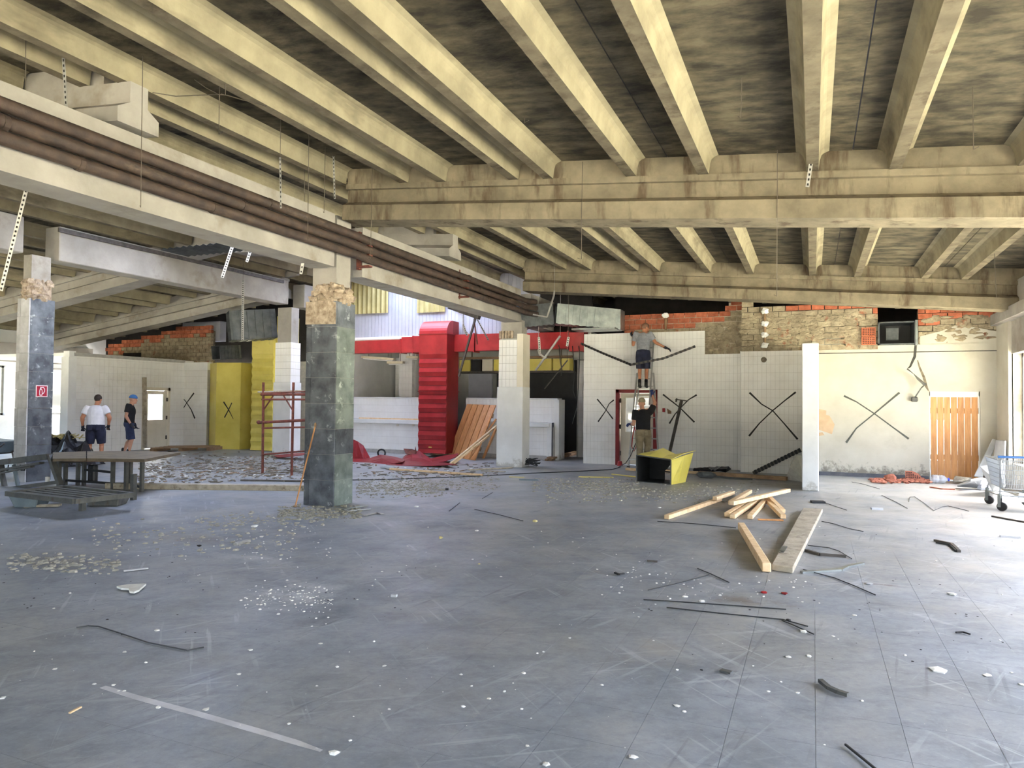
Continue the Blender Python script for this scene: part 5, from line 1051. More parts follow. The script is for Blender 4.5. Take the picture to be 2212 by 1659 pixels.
# overturned yellow duct piece
t = thing('yellow_duct_piece', 'torn yellow duct piece with dark hollow inside standing on the rubble', 'duct', G(1415, 1046))
a, b_, c, d_ = G(1375, 1041), G(1449, 1047), V(G(1449, 1047))+V((.18, .62, 0)), V(G(1375, 1041))+V((.12, .66, 0)); H_ = .56
up = lambda p, h: p+V((0, 0, h))
m = MB(); m.prism([a, a.lerp(d_, 1), up(d_, H_), up(a, H_)], (.015, 0, 0)); m.build('left_side', 'black', t)
m = MB(); m.grid([[b_, b_.lerp(c, .5), c], [up(b_, H_-.06), up(b_.lerp(c, .5), H_+.02)+V((.12, 0, 0)), up(c, H_+.06)+V((.16, 0, 0))]], (.012, 0, 0)); m.build('right_side', 'yellow', t)
m = MB(); m.grid([[up(a, H_), up(a.lerp(b_, .35), H_-.01), up(a.lerp(b_, .7), H_-.05), up(b_, H_-.06)], [up(a.lerp(d_, .5), H_+.02), up(a.lerp(d_, .5).lerp(b_.lerp(c, .5), .4), H_+.08), up(a.lerp(d_, .5).lerp(b_.lerp(c, .5), .7), H_+.0), up(b_.lerp(c, .5), H_+.04)+V((.1, 0, 0))], [up(d_, H_), up(d_.lerp(c, .4), H_+.12), up(d_.lerp(c, .75), H_+.0), up(c, H_+.1)+V((.22, 0, 0))]], (0, 0, .012)); m.build('buckled_top', 'yellow', t)
m = MB(); m.prism([a+V((0, .02, .005)), b_+V((0, .02, .005)), c+V((0, 0, .005)), d_+V((0, 0, .005))], (0, 0, .012)); m.build('bottom_side', 'black', t)
m = MB(); m.prism([d_, d_.lerp(c, .45), up(d_.lerp(c, .45), .2), up(d_.lerp(c, .6), H_*.6), up(d_.lerp(c, .65), H_), up(d_, H_)], (0, .012, 0)); m.bar(up(d_, .42), up(c, .44), .02, .025); m.bar(up(d_, .2), up(c, .18), .02, .025); m.build('torn_back', 'black', t)
m = MB(); 
for p, q in ((a, b_), (b_, up(b_, H_-.06)), (up(b_, H_-.06), up(a, H_)), (up(a, H_), a)): m.bar(p, q, .025, .025, (0, 1, 0))
m.build('rim', 'greysteel', t)
# steel prop with a T head
t = thing('steel_prop', 'brown steel prop with a T-shaped head leaning at the tiled wall', 'prop', G(1440, 1008)); p, q = AY(1438, 1012, 17.75), AY(1472, 866, 18.36); p.z = 0.0
m = MB(); m.tube([p, q], .04, 10); m.build('tube', 'steel', t); d_ = (q-p).normalized(); s = V((1, 0, 0)); s = (s-d_*s.dot(d_)).normalized()
m = MB(); m.obox(q+d_*.02, d_*.012, s*.15, V((0, .06, 0))); m.obox(q-s*.13-d_*.0, d_*.05, s*.012, V((0, .05, 0))); m.build('head_plate', 'steel', t)
m = MB(); m.obox(p+V((0, 0, .01)), V((.12, 0, 0)), V((0, .1, 0)), V((0, 0, .01))); m.build('base_plate', 'steel', t)
# boards along the foot of the tiled wall
bar_thing('wall_foot_board', 'pale board lying along the foot of the tiled wall, left piece', 'board', G(1352, 1013, .04), G(1512, 1021, .04), .10, .06, 'wood')
bar_thing('wall_foot_board', 'brown board lying along the wall foot up to the partition', 'board', G(1510, 1021, .05), G(1700, 1034, .05), .12, .08, 'woodd')
m = MB(); [m.rock(G(1508+k*8, 1016-.4*k, .05+.04*math.sin(k)), .16, .6) for k in range(8)]; tag(m.build('black_cloth', 'plas'), 'black crumpled cloth on the boards at the wall foot', 'cloth')
m = MB(); m.ell(G(1525, 1026, .07), (.22, .09, .08), 10, 6, .08); m.tube([G(1540, 1029, .03), G(1570, 1032, .02), G(1625, 1035, .02)], .02, 6); tag(m.build('grinder', 'greysteel'), 'dark green power tool with its cable on the floor by the board', 'tool')
bar_thing('yellow_strip', 'thin yellow strip on the floor left of the torn duct piece', 'strip', G(1250, 1030, .01), G(1325, 1031, .01), .05, .02, 'yellow'); bar_thing('yellow_strip', 'shorter yellow strip touching the torn yellow duct', 'strip', G(1322, 1024, .01), G(1374, 1030, .01), .05, .02, 'yellow')
m = MB(); p = G(1339, 1006); m.tube([p, p+V((0, 0, .12))], [.08, .05], 8); tag(m.build('red_cup', 'red'), 'small red cup at the foot of the red door frame', 'cup')
# pile of battens and the two planks
BT = [((1440, 1117, .035), (1555, 1078, .035), 'long batten at the left of the pale pile'), ((1544, 1077, .10), (1583, 1064, .10), 'short batten end lying across the left batten'),
      ((1578, 1086, .13), (1620, 1061, .10), 'short batten at the upper left of the pale pile'), ((1580, 1087, .20), (1703, 1059, .16), 'thick batten lying topmost across the pile'),
      ((1570, 1112, .035), (1632, 1074, .04), 'leftmost of the front battens under the topmost one'), ((1582, 1116, .035), (1640, 1078, .05), 'second front batten, its end sawn at a slant'),
      ((1620, 1117, .035), (1656, 1078, .05), 'third front batten, standing clear in the middle'), ((1692, 1116, .035), (1655, 1079, .06), 'front batten slanting to the right of the pile'),
      ((1691, 1104, .03), (1663, 1076, .10), 'batten behind the right slanting one')]
for (a, c, lab) in BT: bar_thing('pale_batten', lab, 'batten', G(*a), G(*c), .075, .06, 'wood', 'sawn battens piled on the floor')
bar_thing('thin_lath', 'thin lath in front of the pale batten pile', 'batten', G(1637, 1122, .012), G(1692, 1124, .012), .05, .02, 'woodo')
t = thing('wide_plank', 'wide weathered plank lying in the foreground', 'plank', G(1720, 1170)); a, b_, c, d_ = G(1667, 1233), G(1713, 1240), G(1777, 1108), G(1735, 1106); a.z = b_.z = c.z = d_.z = .004
m = MB(); m.prism([a, b_, c, d_], (0, 0, .06)); m.build('plank_body', 'woodg', t, bevel=.006)
m = MB(); m.bar(G(1686, 1193, .075), G(1695, 1180, .1), .06, .004); m.bar(G(1695, 1180, .1), G(1690, 1190, .09), .05, .004); m.build('bent_metal_tab', 'galv', t)
bar_thing('short_post', 'squared post touching the wide plank at its near end', 'post', G(1656, 1226, .05), G(1601, 1136, .05), .085, .09, 'wood', bevel=.008)
# metal scraps on the floor
def scrap(label, pts, w, h, mt, name='metal_scrap', cat='scrap', z=.012, group=None):
    m = MB(); pp = [G(x, y, z) for x, y in pts]
    for p, q in zip(pp, pp[1:]): m.bar(p, q, w, h)
    return tag(m.build(name, mt), label, cat, group)
scrap('bent white metal profile right of the wide plank', [(1731, 1236), (1815, 1231), (1829, 1224), (1863, 1217)], .045, .02, 'galv')
scrap('dark metal profile sticking out from the wide plank', [(1741, 1189), (1772, 1198), (1827, 1202)], .04, .03, 'steel')
scrap('dark bracket bent in two on the right floor', [(2019, 1167), (2056, 1175), (2072, 1191)], .035, .025, 'steel'); scrap('second arm of the dark bracket beside it', [(2022, 1172), (2052, 1177), (2066, 1190)], .015, .015, 'black')
scrap('curved grey profile in the right foreground', [(1772, 1470), (1790, 1485), (1810, 1494), (1832, 1501)], .028, .02, 'greysteel', z=.02); scrap('dark rod cut off by the bottom edge', [(1826, 1608), (1900, 1668)], .009, .009, 'black')
scrap('small white roll of strip near the right wall', [(2160, 1158), (2200, 1161), (2216, 1150)], .05, .03, 'foam'); scrap('dark stick at the right picture edge', [(2143, 1115), (2216, 1128)], .03, .02, 'steel'); scrap('black pad with a wire behind the wide plank', [(1752, 1084), (1781, 1085)], .16, .04, 'black')
scrap('grey flat bar at the foot of the marble column, front', [(741, 1100), (792, 1092)], .05, .012, 'galv'); scrap('white flat bar beside the marble column foot', [(748, 1104), (800, 1099)], .035, .012, 'foam'); scrap('grey cut plate right of the marble column', [(788, 1113), (815, 1107), (826, 1110)], .06, .008, 'strip')
scrap('blue-grey channel piece on the floor before the cable heap', [(1122, 1036), (1163, 1037)], .07, .03, 'tubgrey'); scrap('pale splinter board before the cable heap', [(1100, 1030), (1132, 1031)], .07, .015, 'insul')
scrap('black rubble lump on the floor far from the pile', [(962, 1057), (969, 1057)], .10, .05, 'black'); scrap('small dark batten stub near the yellow duct', [(1700, 1338), (1706, 1340)], .02, .01, 'black'); scrap('dark bent hook on the middle floor', [(1328, 1237), (1338, 1241), (1348, 1239)], .02, .015, 'black'); scrap('dark twist on the floor right of the hook', [(1398, 1211), (1420, 1213)], .03, .012, 'steel'); scrap('dark leaf shaped scrap in the right foreground', [(1557, 1447), (1580, 1453)], .04, .01, 'greysteel')
scrap('small dark wavy wire on the right floor', [(2065, 1366), (2080, 1365), (2096, 1370)], .01, .01, 'black')
def fw(label, pts, r=.005, mt='cable', z=.008):
    m = MB(); m.tube([G(x, y, z) for x, y in pts], r, 5); tag(m.build('floor_wire', mt), label, 'wire', 'wires lying on the floor')
for lab, pts in (('dark wire with hooked end on the left floor', [(165, 1356), (190, 1352), (212, 1353), (260, 1368), (320, 1388), (405, 1405), (440, 1398)]), ('upper of two parallel wires in the right foreground', [(1390, 1295), (1472, 1300), (1600, 1309), (1698, 1316)]),
      ('lower of two parallel wires ending in a fork', [(1440, 1312), (1560, 1325), (1691, 1338), (1745, 1353)]), ('short wire below the forked end', [(1689, 1340), (1722, 1354), (1758, 1370)]), ('wire knot with crossing ends on the middle floor', [(1507, 1228), (1536, 1240), (1575, 1258)]),
      ('faint wire running left from the knot', [(1400, 1275), (1470, 1259), (1532, 1242)]), ('long wire from the wide plank to the lower right', [(1735, 1230), (1768, 1239), (1802, 1248), (1845, 1265), (1891, 1285)]), ('straight wire on the floor before the cream wall', [(1840, 1041), (1862, 1045), (1900, 1056)]),
      ('oblique wire right of the partition', [(1905, 1070), (1935, 1084), (1960, 1098)]), ('wavy thin wire before the plank door', [(1963, 1084), (1965, 1074), (1976, 1073), (1998, 1088), (2017, 1103), (2035, 1095), (2048, 1093), (2070, 1098), (2093, 1104)]), ('wire attached to the black pad', [(1780, 1085), (1805, 1094), (1829, 1102)]),
      ('wire pointing away behind the wide plank', [(1775, 1126), (1800, 1131), (1835, 1142), (1865, 1148)]), ('thin wire lying left of the batten pile', [(1420, 1126), (1500, 1131), (1590, 1140)]), ('dark rod like wire in the middle distance, left', [(970, 1104), (993, 1086)]), ('dark rod like wire in the middle distance, right', [(1042, 1077), (1064, 1064)]), ('faint straight wire on the middle floor', [(1025, 1100), (1075, 1111), (1130, 1125)]), ('wire under the wide plank to the right', [(1745, 1178), (1790, 1183), (1812, 1190), (1840, 1207)])):
    fw(lab, pts)
fw('long black cable crossing the rubble towards the ladder', [(745, 1037), (830, 1036), (905, 1033), (1000, 1030), (1080, 1026), (1150, 1022), (1230, 1019), (1290, 1016), (1322, 1014), (1340, 1009)], .011)
m = MB(); ribbon(m, [G(x, y, .0005) for x, y in ((222, 1484), (300, 1508), (420, 1540), (560, 1580), (640, 1604), (694, 1622))], [.035, .045, .045, .045, .04, .02], (0, 0, 1)); tag(m.build('tape_strip', 'marblel'), 'pale strip of worn tape stuck across the lower left floor', 'tape')
# plaster chips
random.seed(11)
def chip(label, x, y, s, name='plaster_chip', mt='chip', sq=.35, group=None, cat='chip'):
    m = MB(); p = G(x, y); m.rock(p+V((0, 0, s*sq*.62)), s, sq, .35); return tag(m.build(name, mt), label, cat, group)
CH = {}; GC = 'white plaster chips scattered on the floor'
for (x, y, s) in ((339, 1362, .022), (270, 1409, .014), (119, 1446, .015), (516, 1457, .014), (341, 1529, .016), (445, 1534, .018), (720, 1628, .026), (4, 1509, .018), (541, 1405, .016), (693, 1391, .014), (1368, 1637, .022), (1180, 1652, .018), (1057, 1510, .014), (830, 1439, .014), (1462, 1526, .018), (1139, 1612, .01), (2057, 1285, .04), (2134, 1460, .026), (1737, 1365, .028), (1703, 1420, .02), (1747, 1418, .02), (1846, 1330, .018), (1516, 1300, .03), (1480, 1290, .024), (2208, 1480, .02), (1300, 1480, .012), (245, 1480, .012), (204, 1478, .012), (256, 1493, .01), (268, 1493, .01), (1660, 1494, .01), (1723, 1497, .012), (1800, 1375, .012), (550, 1138, .05), (565, 1160, .03), (900, 1095, .04), (1425, 1097, .03), (1290, 1230, .012), (1082, 1246, .014), (1030, 1147, .03)):
    LM = (('the hooked dark wire', 300, 1380), ('the broken white plate', 285, 1272), ('the marble column foot', 710, 1095), ('the wide plank', 1700, 1200), ('the curved grey profile', 1800, 1487), ('the long white foam strip', 2026, 1449), ('the bottom edge rod', 1860, 1635), ('the forked wire end', 1720, 1345), ('the pale batten pile', 1600, 1100), ('the dark bent hook', 1338, 1240), ('the middle of the bottom edge', 1106, 1659), ('the lower left corner', 0, 1659))
    nm, lx, ly = min(LM, key=lambda l: (l[1]-x)**2+((l[2]-y)*1.5)**2); dx, dy = x-lx, (y-ly)*1.5
    di = ('right of' if dx > 0 else 'left of') if abs(dx) > abs(dy) else ('before' if dy > 0 else 'beyond'); CH[(nm, di)] = CH.get((nm, di), 0)+1
    chip('small white plaster chip %s %s%s' % (di, nm, ('', ', another one', ', a third one', ', a fourth one', ', a fifth one', ', a sixth one', ', a seventh one', ', an eighth one', ', a ninth one')[min(8, CH[(nm, di)]-1)]), x, y, s, group=GC)
chip('long white foam strip in the right foreground', 2026, 1449, .055, sq=.2)
t_ = scrap('white foam bar lying before the cream wall', [(1882, 1099), (1907, 1100)], .06, .04, 'foam', 'foam_bar', 'foam'); scrap('small white block on the middle floor', [(846, 1286), (857, 1287)], .03, .02, 'foam', 'foam_bar', 'foam')
m = MB(); m.prism([G(x, y, .012) for x, y in ((252, 1270), (275, 1266), (316, 1264), (300, 1278), (290, 1282), (280, 1281), (278, 1275), (262, 1274))], (0, 0, .016)); tag(m.build('broken_tile_plate', 'chip'), 'broken white plate on the floor at lower left', 'plate')
scrap('white strip of trim on the left floor', [(267, 1233), (320, 1227)], .03, .012, 'foam'); scrap('pale wood splinter at lower left', [(150, 1540), (175, 1527)], .012, .008, 'wood'); scrap('short grey pipe on the left rubble trail', [(508, 1176), (538, 1168)], .05, .03, 'strip')
for (x, y, s, lab) in ((1155, 1127, .05, 'yellow insulation tuft near the batten pile'), (952, 1163, .04, 'yellow insulation tuft in the middle of the floor'), (1035, 1219, .02, 'tiny yellow insulation crumb')): chip(lab, x, y, s*.8, 'insulation_tuft', 'insul', .6, None, 'insulation')
for (x, y, lab, mt) in ((1694, 1283, 'small dark red crumb', 'darkred'), (1650, 1281, 'small bright red crumb', 'red'), (430, 1180, 'dark dirt lump on the left rubble trail', 'dark'), (1877, 1262, 'white crumpled paper beside a stain', 'foam')): chip(lab+' on the floor', x, y, .03, 'floor_crumb', mt, .4, None, 'crumb')

# ---- rubble nobody could count
def scatter(name, mt, polys, n, r0, r1, sq=.6):
    m = MB()
    for _ in range(n):
        (x0, y0, x1, y1), w = random.choice(polys); x, y = random.uniform(x0, x1), random.triangular(y0, y1, (y0+y1)/2); 
        if w: y += w*math.sin(x*.02+y)
        p = G(x, y); s = r0+(r1-r0)*random.random()**2; m.rock(p+V((0, 0, s*sq*.35)), s, sq)
    o = m.build(name, mt); o['label'] = 'loose rubble scattered on the floor: '+name.replace('_', ' '); o['category'] = 'rubble'; return stuff(o)
scatter('pale_rubble_spread', 'rubble', [((770, 1018, 1080, 1068), 4), ((1150, 1030, 1380, 1062), 3), ((1180, 1040, 1640, 1090), 3), ((600, 1090, 780, 1125), 3), ((770, 1040, 960, 1075), 3)], 3200, .008, .034)
scatter('grey_rubble_trail', 'dust', [((200, 1120, 640, 1200), 10), ((20, 1195, 260, 1240), 6), ((420, 1100, 700, 1140), 6)], 750, .006, .036)
scatter('fine_white_grit', 'chip', [((520, 1255, 720, 1335), 4), ((0, 1100, 2212, 1300), 0), ((0, 1250, 2212, 1650), 0), ((1300, 1200, 1750, 1320), 0), ((560, 1255, 720, 1335), 4), ((380, 1130, 720, 1220), 6)], 620, .003, .013)
scatter('fine_dark_grit', 'dark', [((0, 1120, 900, 1400), 0), ((1400, 1100, 2212, 1500), 0)], 160, .004, .012, .3)
def shards(name, label, mt, polys, n, l0, l1, w):
    m = MB()
    for _ in range(n):
        x0, y0, x1, y1 = random.choice(polys); p = G(random.uniform(x0, x1), random.uniform(y0, y1)); a = random.uniform(0, PI); L_ = random.uniform(l0, l1); d_ = V((math.cos(a), math.sin(a), random.uniform(-.02, .12)))*L_/2
        z = abs(d_.z)+.012; m.bar(p+V((0, 0, z))-d_, p+V((0, 0, z))+d_, w*random.uniform(.4, 1.3), .012)
    o = m.build(name, mt); o['label'] = label; o['category'] = 'rubble'; stuff(o)
LB_ = [(330, 975, 690, 1040), (420, 985, 640, 1030), (480, 1000, 700, 1035), (300, 1000, 480, 1045), (760, 1000, 1075, 1030)]
shards('brown_demolition_litter', 'brown splinters and laths strewn over the left part of the hall', 'woodd', LB_, 110, .04, .22, .035); shards('grey_demolition_litter', 'grey shards strewn over the left part of the hall', 'mortar', LB_, 420, .03, .18, .06); shards('white_demolition_litter', 'white plaster shards strewn over the left part of the hall', 'chip', LB_, 80, .03, .10, .04); shards('dark_demolition_litter', 'dark shards strewn over the left part of the hall', 'litter', LB_, 160, .03, .14, .03)
scatter('left_floor_rubble', 'dust', [((300, 985, 700, 1042), 2)], 1600, .01, .034)

# ================================================================== RIGHT-HAND CORNER
m = MB(); a, c = G(2022, 1036), AY(2046, 1031, 17.0)
t = thing('water_bottle', 'large empty clear plastic bottle with blue cap lying before the plank door', 'bottle', G(2030, 1038)); p, q = G(2012, 1034, .095), G(2050, 1036, .09); ax = q-p
prof = [(f_, r_*.66) for f_, r_ in ((0, .05), (.02, .13), (.12, .14), (.16, .125), (.2, .14), (.34, .14), (.38, .125), (.42, .14), (.6, .14), (.74, .12), (.86, .06), (.9, .045), (.94, .04))]
m = MB(); m.tube([p+ax*f for f, r in prof], [r for f, r in prof], 14); m.build('bottle_body', 'bottle', t, smooth=True); m = MB(); m.tube([p+ax*.93, p+ax*1.02], .034, 10); m.build('bottle_cap', 'bluecap', t)
random.seed(5); t = thing('brick_rubble', 'heap of broken orange brick at the foot of the cream wall', 'rubble', G(1945, 1040))
m = MB(); [m.rock(G(random.uniform(1882, 2008), random.uniform(1036, 1045))+V((0, 0, random.uniform(.01, .05))), random.uniform(.02, .065), .5) for _ in range(170)]; stuff(m.build('brick_fragments', 'terra', t))
m = MB(); p = G(1926, 1040); m.rock(p+V((0, 0, .09)), .13, .8); m.build('large_fragment', 'terra', t)
t = thing('hollow_brick_half', 'broken hollow brick with its holes showing on the orange rubble', 'brick', G(1974, 1036)); p = G(1972, 1039, .0)
m = MB(); m.prism([p+V(v) for v in ((-.14, 0, .05), (.18, 0, .02), (.18, 0, .07), (.11, 0, .16), (-.0, 0, .21), (-.14, 0, .21))], (0, .1, 0)); m.build('brick_body', 'terra', t); m = MB()
[m.box(p.x-.125+i*.04, p.y-.004, .065+j*.036, p.x-.103+i*.04, p.y, .085+j*.036) for i in range(7) for j in range(4) if i*.04+j*.06 < .27]; stuff(m.build('brick_holes', 'dark', t))
scrap('thin orange splinters before the bottle', [(2010, 1052), (2035, 1056), (2062, 1057)], .05, .02, 'terra')
def slab(name, label, pts, th, mt, cat='foam'):
    a, b_, c = V(pts[0]), V(pts[1]), V(pts[2]); n = (b_-a).cross(c-a).normalized(); m = MB(); m.prism(pts, n*th); return tag(m.build(name, mt, bevel=.01), label, cat)
slab('foam_plank', 'long white foam plank leaning into the corner beside the plank door', [AY(2103, 1030, 17.6), AY(2122, 1032, 17.6), AY(2154, 953, 18.0), AY(2143, 949, 18.0)], .05, 'foam')
slab('foam_board', 'white foam board lying on the floor before the corner', [G(2067, 1052, .02), G(2114, 1054, .02), G(2142, 1042, .10), G(2122, 1036, .22), G(2097, 1040, .20)], .05, 'foam')
slab('white_board', 'white board standing tilted behind the shopping cart', [G(2147, 1060), AY(2172, 1052, 15.2), AY(2172, 1000, 15.3), AY(2121, 1007, 15.2)], .04, 'foam', 'board')
slab('wall_sheet', 'pale sheet standing upright in the corner under the window', [AX(2147, 1010, 3.5), AX(2172, 1010, 3.6), AX(2174, 952, 3.62), AX(2154, 950, 3.55)], .03, 'foam', 'sheet')
slab('foam_scrap', 'flat cream foam scrap between the bottle and the foam board', [G(2057, 1042, .03), G(2080, 1043, .03), G(2100, 1034, .12), G(2062, 1030, .12)], .05, 'plaster')
m = MB(); [m.rock(G(2120+k*5, 1052, .06), .10, .7) for k in range(5)]; tag(m.build('crumpled_plastic', 'bottle'), 'crumpled clear plastic behind the foam board', 'plastic')
# shopping cart, cut by the right edge
t = thing('shopping_cart', 'wire shopping cart with blue handle at the right picture edge', 'cart', (3.05, 13.9, 0)); xa, xb, y0, y1 = 2.70, 3.26, 13.3, 14.25; ztop, zbot = .80, .36
m = MB(); m.tube([(xa-.03, y0-.06, .86), (xb+.03, y0-.06, .86)], .019, 10); m.build('handle', 'handleb', t)
m = MB()
for k in range(7):
    f = k/6; z = zbot+(ztop-zbot)*f; i_ = .05*(1-f); m.tube([(xa+i_, y0+.0, z), (xb-i_, y0, z), (xb-i_, y1-.15*(1-f), z), (xa+i_, y1-.15*(1-f), z), (xa+i_, y0, z)], .006 if k in (0, 6) else .0035, 5)
for k in range(22): x = xa+(xb-xa)*k/21; m.tube([(xa+.05+(xb-xa-.1)*k/21, y0, zbot), (x, y0, ztop)], .0036, 4); m.tube([(xa+.05+(xb-xa-.1)*k/21, y1-.15, zbot), (x, y1, ztop)], .0036, 4)
for k in range(30):
    y = y0+(y1-y0)*k/29; yb = y0+(y1-.15-y0)*k/29
    for x, xi in ((xa, xa+.05), (xb, xb-.05)): m.tube([(xi, yb, zbot), (x, y, ztop)], .0036, 4)
for k in range(16): x = xa+.05+(xb-xa-.1)*k/15; m.tube([(x, y0, zbot), (x, y1-.15, zbot)], .0036, 4)
m.build('wire_basket', 'chrome', t)
m = MB()
for x in (xa+.02, xb-.02): m.tube([(x, y0-.06, .86), (x, y0+.0, .80), (x, y0+.05, .36), (x, y0+.08, .24), (x, y1+.02, .22), (x, y1-.1, .36)], .011, 8)
m.tube([(xa+.02, y0+.08, .24), (xb-.02, y0+.08, .24)], .009, 7); m.tube([(xa+.02, y1, .22), (xb-.02, y1, .22)], .009, 7); [m.tube([(xa+.1+k*.09, y0+.08, .235), (xa+.1+k*.09, y1, .215)], .004, 5) for k in range(5)]; m.build('frame', 'chrome', t)
for x in (xa+.02, xb-.02):
    for y in (y0+.08, y1):
        ca, sa = math.cos(1.0), math.sin(1.0); m = MB()
        for q in (-.026, .026): c_ = V((x+q*ca, y+q*sa, .15)); m.obox(c_, V((ca, sa, 0))*.003, V((-sa, ca, 0))*.022, V((0, 0, .09)))
        m.tube([(x, y, .2), (x, y, .27)], .03, 10); w_ = m.build('caster_fork', 'galv', t)
        m = MB(); c_ = V((x+.03*sa, y-.03*ca, .07)); m.tube([c_-V((ca, sa, 0))*.017, c_+V((ca, sa, 0))*.017], .07, 18); m.build('caster_wheel', 'rubber', w_)
slab('white_sheet', 'white sheet lying on the lower rack of the shopping cart', [(2.9, 13.2, .16), (3.42, 13.15, .24), (3.42, 13.6, .28), (3.02, 13.6, .26)], .012, 'white', 'sheet')

# ================================================================== PEOPLE
def remesh(mb, name, mt, parent, vox=.012, smooth=4):
    me = bpy.data.meshes.new(name+'_src'); me.from_pydata(mb.v, [], mb.f); me.update()
    bm = bmesh.new(); bm.from_mesh(me); bmesh.ops.recalc_face_normals(bm, faces=bm.faces); bm.to_mesh(me); bm.free()
    o = bpy.data.objects.new(name+'_src', me); C.objects.link(o)
    r = o.modifiers.new('r', 'REMESH'); r.mode = 'VOXEL'; r.voxel_size = vox; r.use_smooth_shade = True
    if smooth: s = o.modifiers.new('s', 'SMOOTH'); s.factor = .5; s.iterations = smooth
    bpy.context.view_layer.update()
    me2 = bpy.data.meshes.new_from_object(o.evaluated_get(bpy.context.evaluated_depsgraph_get()))
    bpy.data.objects.remove(o); bpy.data.meshes.remove(me)
    me2.name = name; me2.materials.clear(); me2.materials.append(M[mt]); me2.polygons.foreach_set('use_smooth', [True]*len(me2.polygons))
    q = bpy.data.objects.new(name, me2); C.objects.link(q); q.parent = parent; return q
def person(label, loc, rz, sc_, pose, sp):
    t = thing('person', label, 'person', loc, None, rz); t.scale = (sc_,)*3
    J = dict(head=(0, .03, 1.625), neck=(0, 0, 1.46), shl=(-.185, 0, 1.42), shr=(.185, 0, 1.42), ell=(-.25, -.03, 1.14), elr=(.25, -.03, 1.14), wrl=(-.27, .05, .90), wrr=(.27, .05, .90),
             chest=(0, 0, 1.27), waist=(0, 0, 1.05), pel=(0, -.01, .93), hil=(-.09, 0, .90), hir=(.09, 0, .90), knl=(-.10, .03, .50), knr=(.10, .03, .50), anl=(-.10, -.02, .09), anr=(.10, -.02, .09), hyaw=0, hpitch=0, bulk=1.0)
    J.update(pose); bk = J['bulk']; g = lambda k: V(J[k])
    hm = Matrix.Rotation(J['hyaw'], 3, 'Z') @ Matrix.Rotation(J['hpitch'], 3, 'X'); hc = g('head'); H = lambda x, y, z: hc+hm @ V((x, y, z))
    b = MB()
    def ellr(c, r, rot=None, nu=14, nv=10):
        q = MB(); q.ell((0, 0, 0), r, nu, nv); rot = rot or Matrix.Identity(3); b.add([V(c)+rot @ V(p) for p in q.v], q.f)
    ellr(H(0, -.008, .03), (.077, .098, .092), hm); ellr(H(0, .018, -.045), (.058, .072, .075), hm)
    for s in (-1, 1): ellr(H(s*.078, -.005, -.01), (.012, .022, .032), hm)
    ellr(H(0, .098, -.018), (.013, .020, .026), hm); ellr(H(0, .088, .012), (.035, .014, .012), hm); ellr(H(0, .08, -.088), (.024, .022, .018), hm)
    b.cap(g('neck')-V((0, 0, .06)), H(0, -.02, -.05), .062, .056)
    ellr(g('chest'), (.165*bk, .115*bk, .20)); ellr(g('waist'), (.145*bk, .108*bk, .19)); ellr(g('pel'), (.168*bk, .122*bk, .13)); b.cap(g('shl')*.8+g('shr')*.2+V((0, 0, .0)), g('shr')*.8+g('shl')*.2, .068, .068); b.cap(g('neck')-V((0, 0, .05)), g('shl')*.6+g('neck')*.4-V((0, 0, .02)), .055, .05); b.cap(g('neck')-V((0, 0, .05)), g('shr')*.6+g('neck')*.4-V((0, 0, .02)), .055, .05)
    for s in 'lr':
        b.cap(g('sh'+s), g('el'+s), .054*bk, .043*bk); b.cap(g('el'+s), g('wr'+s), .043*bk, .028); m_ = g('el'+s).lerp(g('wr'+s), .3); b.cap(g('el'+s).lerp(g('wr'+s), .15), m_, .044*bk, .042*bk)
        b.cap(g('hi'+s), g('kn'+s), .088*bk, .057); b.cap(g('kn'+s), g('an'+s), .055, .036); b.cap(g('kn'+s).lerp(g('an'+s), .22)-V((0, .018, 0)), g('kn'+s).lerp(g('an'+s), .5)-V((0, .012, 0)), .052, .042)
        d_ = (g('wr'+s)-g('el'+s)).normalized(); b.cap(g('wr'+s), g('wr'+s)+d_*.09, .027, .022)
        f_ = g('an'+s)+V(J.get('fd'+s, (0, .14, -.06))); b.cap(g('an'+s)-V((0, .02, .03)), f_, .034, .026)
    remesh(b, 'body', sp['skin'], t, .011, 5)
    # gloved hands: palm, four fingers, thumb
    for s in 'lr':
        w = g('wr'+s); d_ = V(J.get('hd'+s, tuple(w-g('el'+s)))).normalized(); n = V(J.get('hn'+s, (0, 1, 0))); n = (n-d_*n.dot(d_)).normalized(); sd = d_.cross(n)
        if s == 'l': sd = -sd
        cu = J.get('hc'+s, .5); h = MB(); pe = w+d_*.095
        h.cap(w-d_*.035, w+d_*.02, .036, .036)
        for k in (-1.2, -.4, .4, 1.2): h.cap(w+d_*.025, pe+sd*k*.021, .022, .017)
        for k, L_ in zip((-1.5, -.5, .5, 1.5), (.078, .088, .082, .062)):
            p0 = pe+sd*k*.0205; p1 = p0+(d_*math.cos(cu)+n*math.sin(cu)+sd*k*.05)*L_*.5; p2 = p1+(d_*math.cos(cu*2.4)+n*math.sin(cu*2.4))*L_*.5; h.cap(p0, p1, .0115, .0105); h.cap(p1, p2, .0105, .0085)
        q0 = w+d_*.03-sd*.03; q1 = q0+(d_*.55-sd*.65+n*.3)*.055; q2 = q1+(d_*.8-sd*.1+n*.45)*.045; h.cap(q0, q1, .016, .0125); h.cap(q1, q2, .0125, .0095)
        remesh(h, 'glove', sp['glove'], t, .0055, 2)
    # shirt
    b = MB(); k = 1.0
    def el2(c, r): b.ell(c, r, 16, 10)
    el2(g('chest')+V((0, 0, .0)), (.183*bk, .135*bk, .205)); sw = sp.get('hem', .0)
    hemz = g('pel')+V((0, 0, .02+sw)); b.tube([hemz, g('waist'), g('chest')], [.172*bk]*3, 16)
    o0 = len(b.v)-48-0
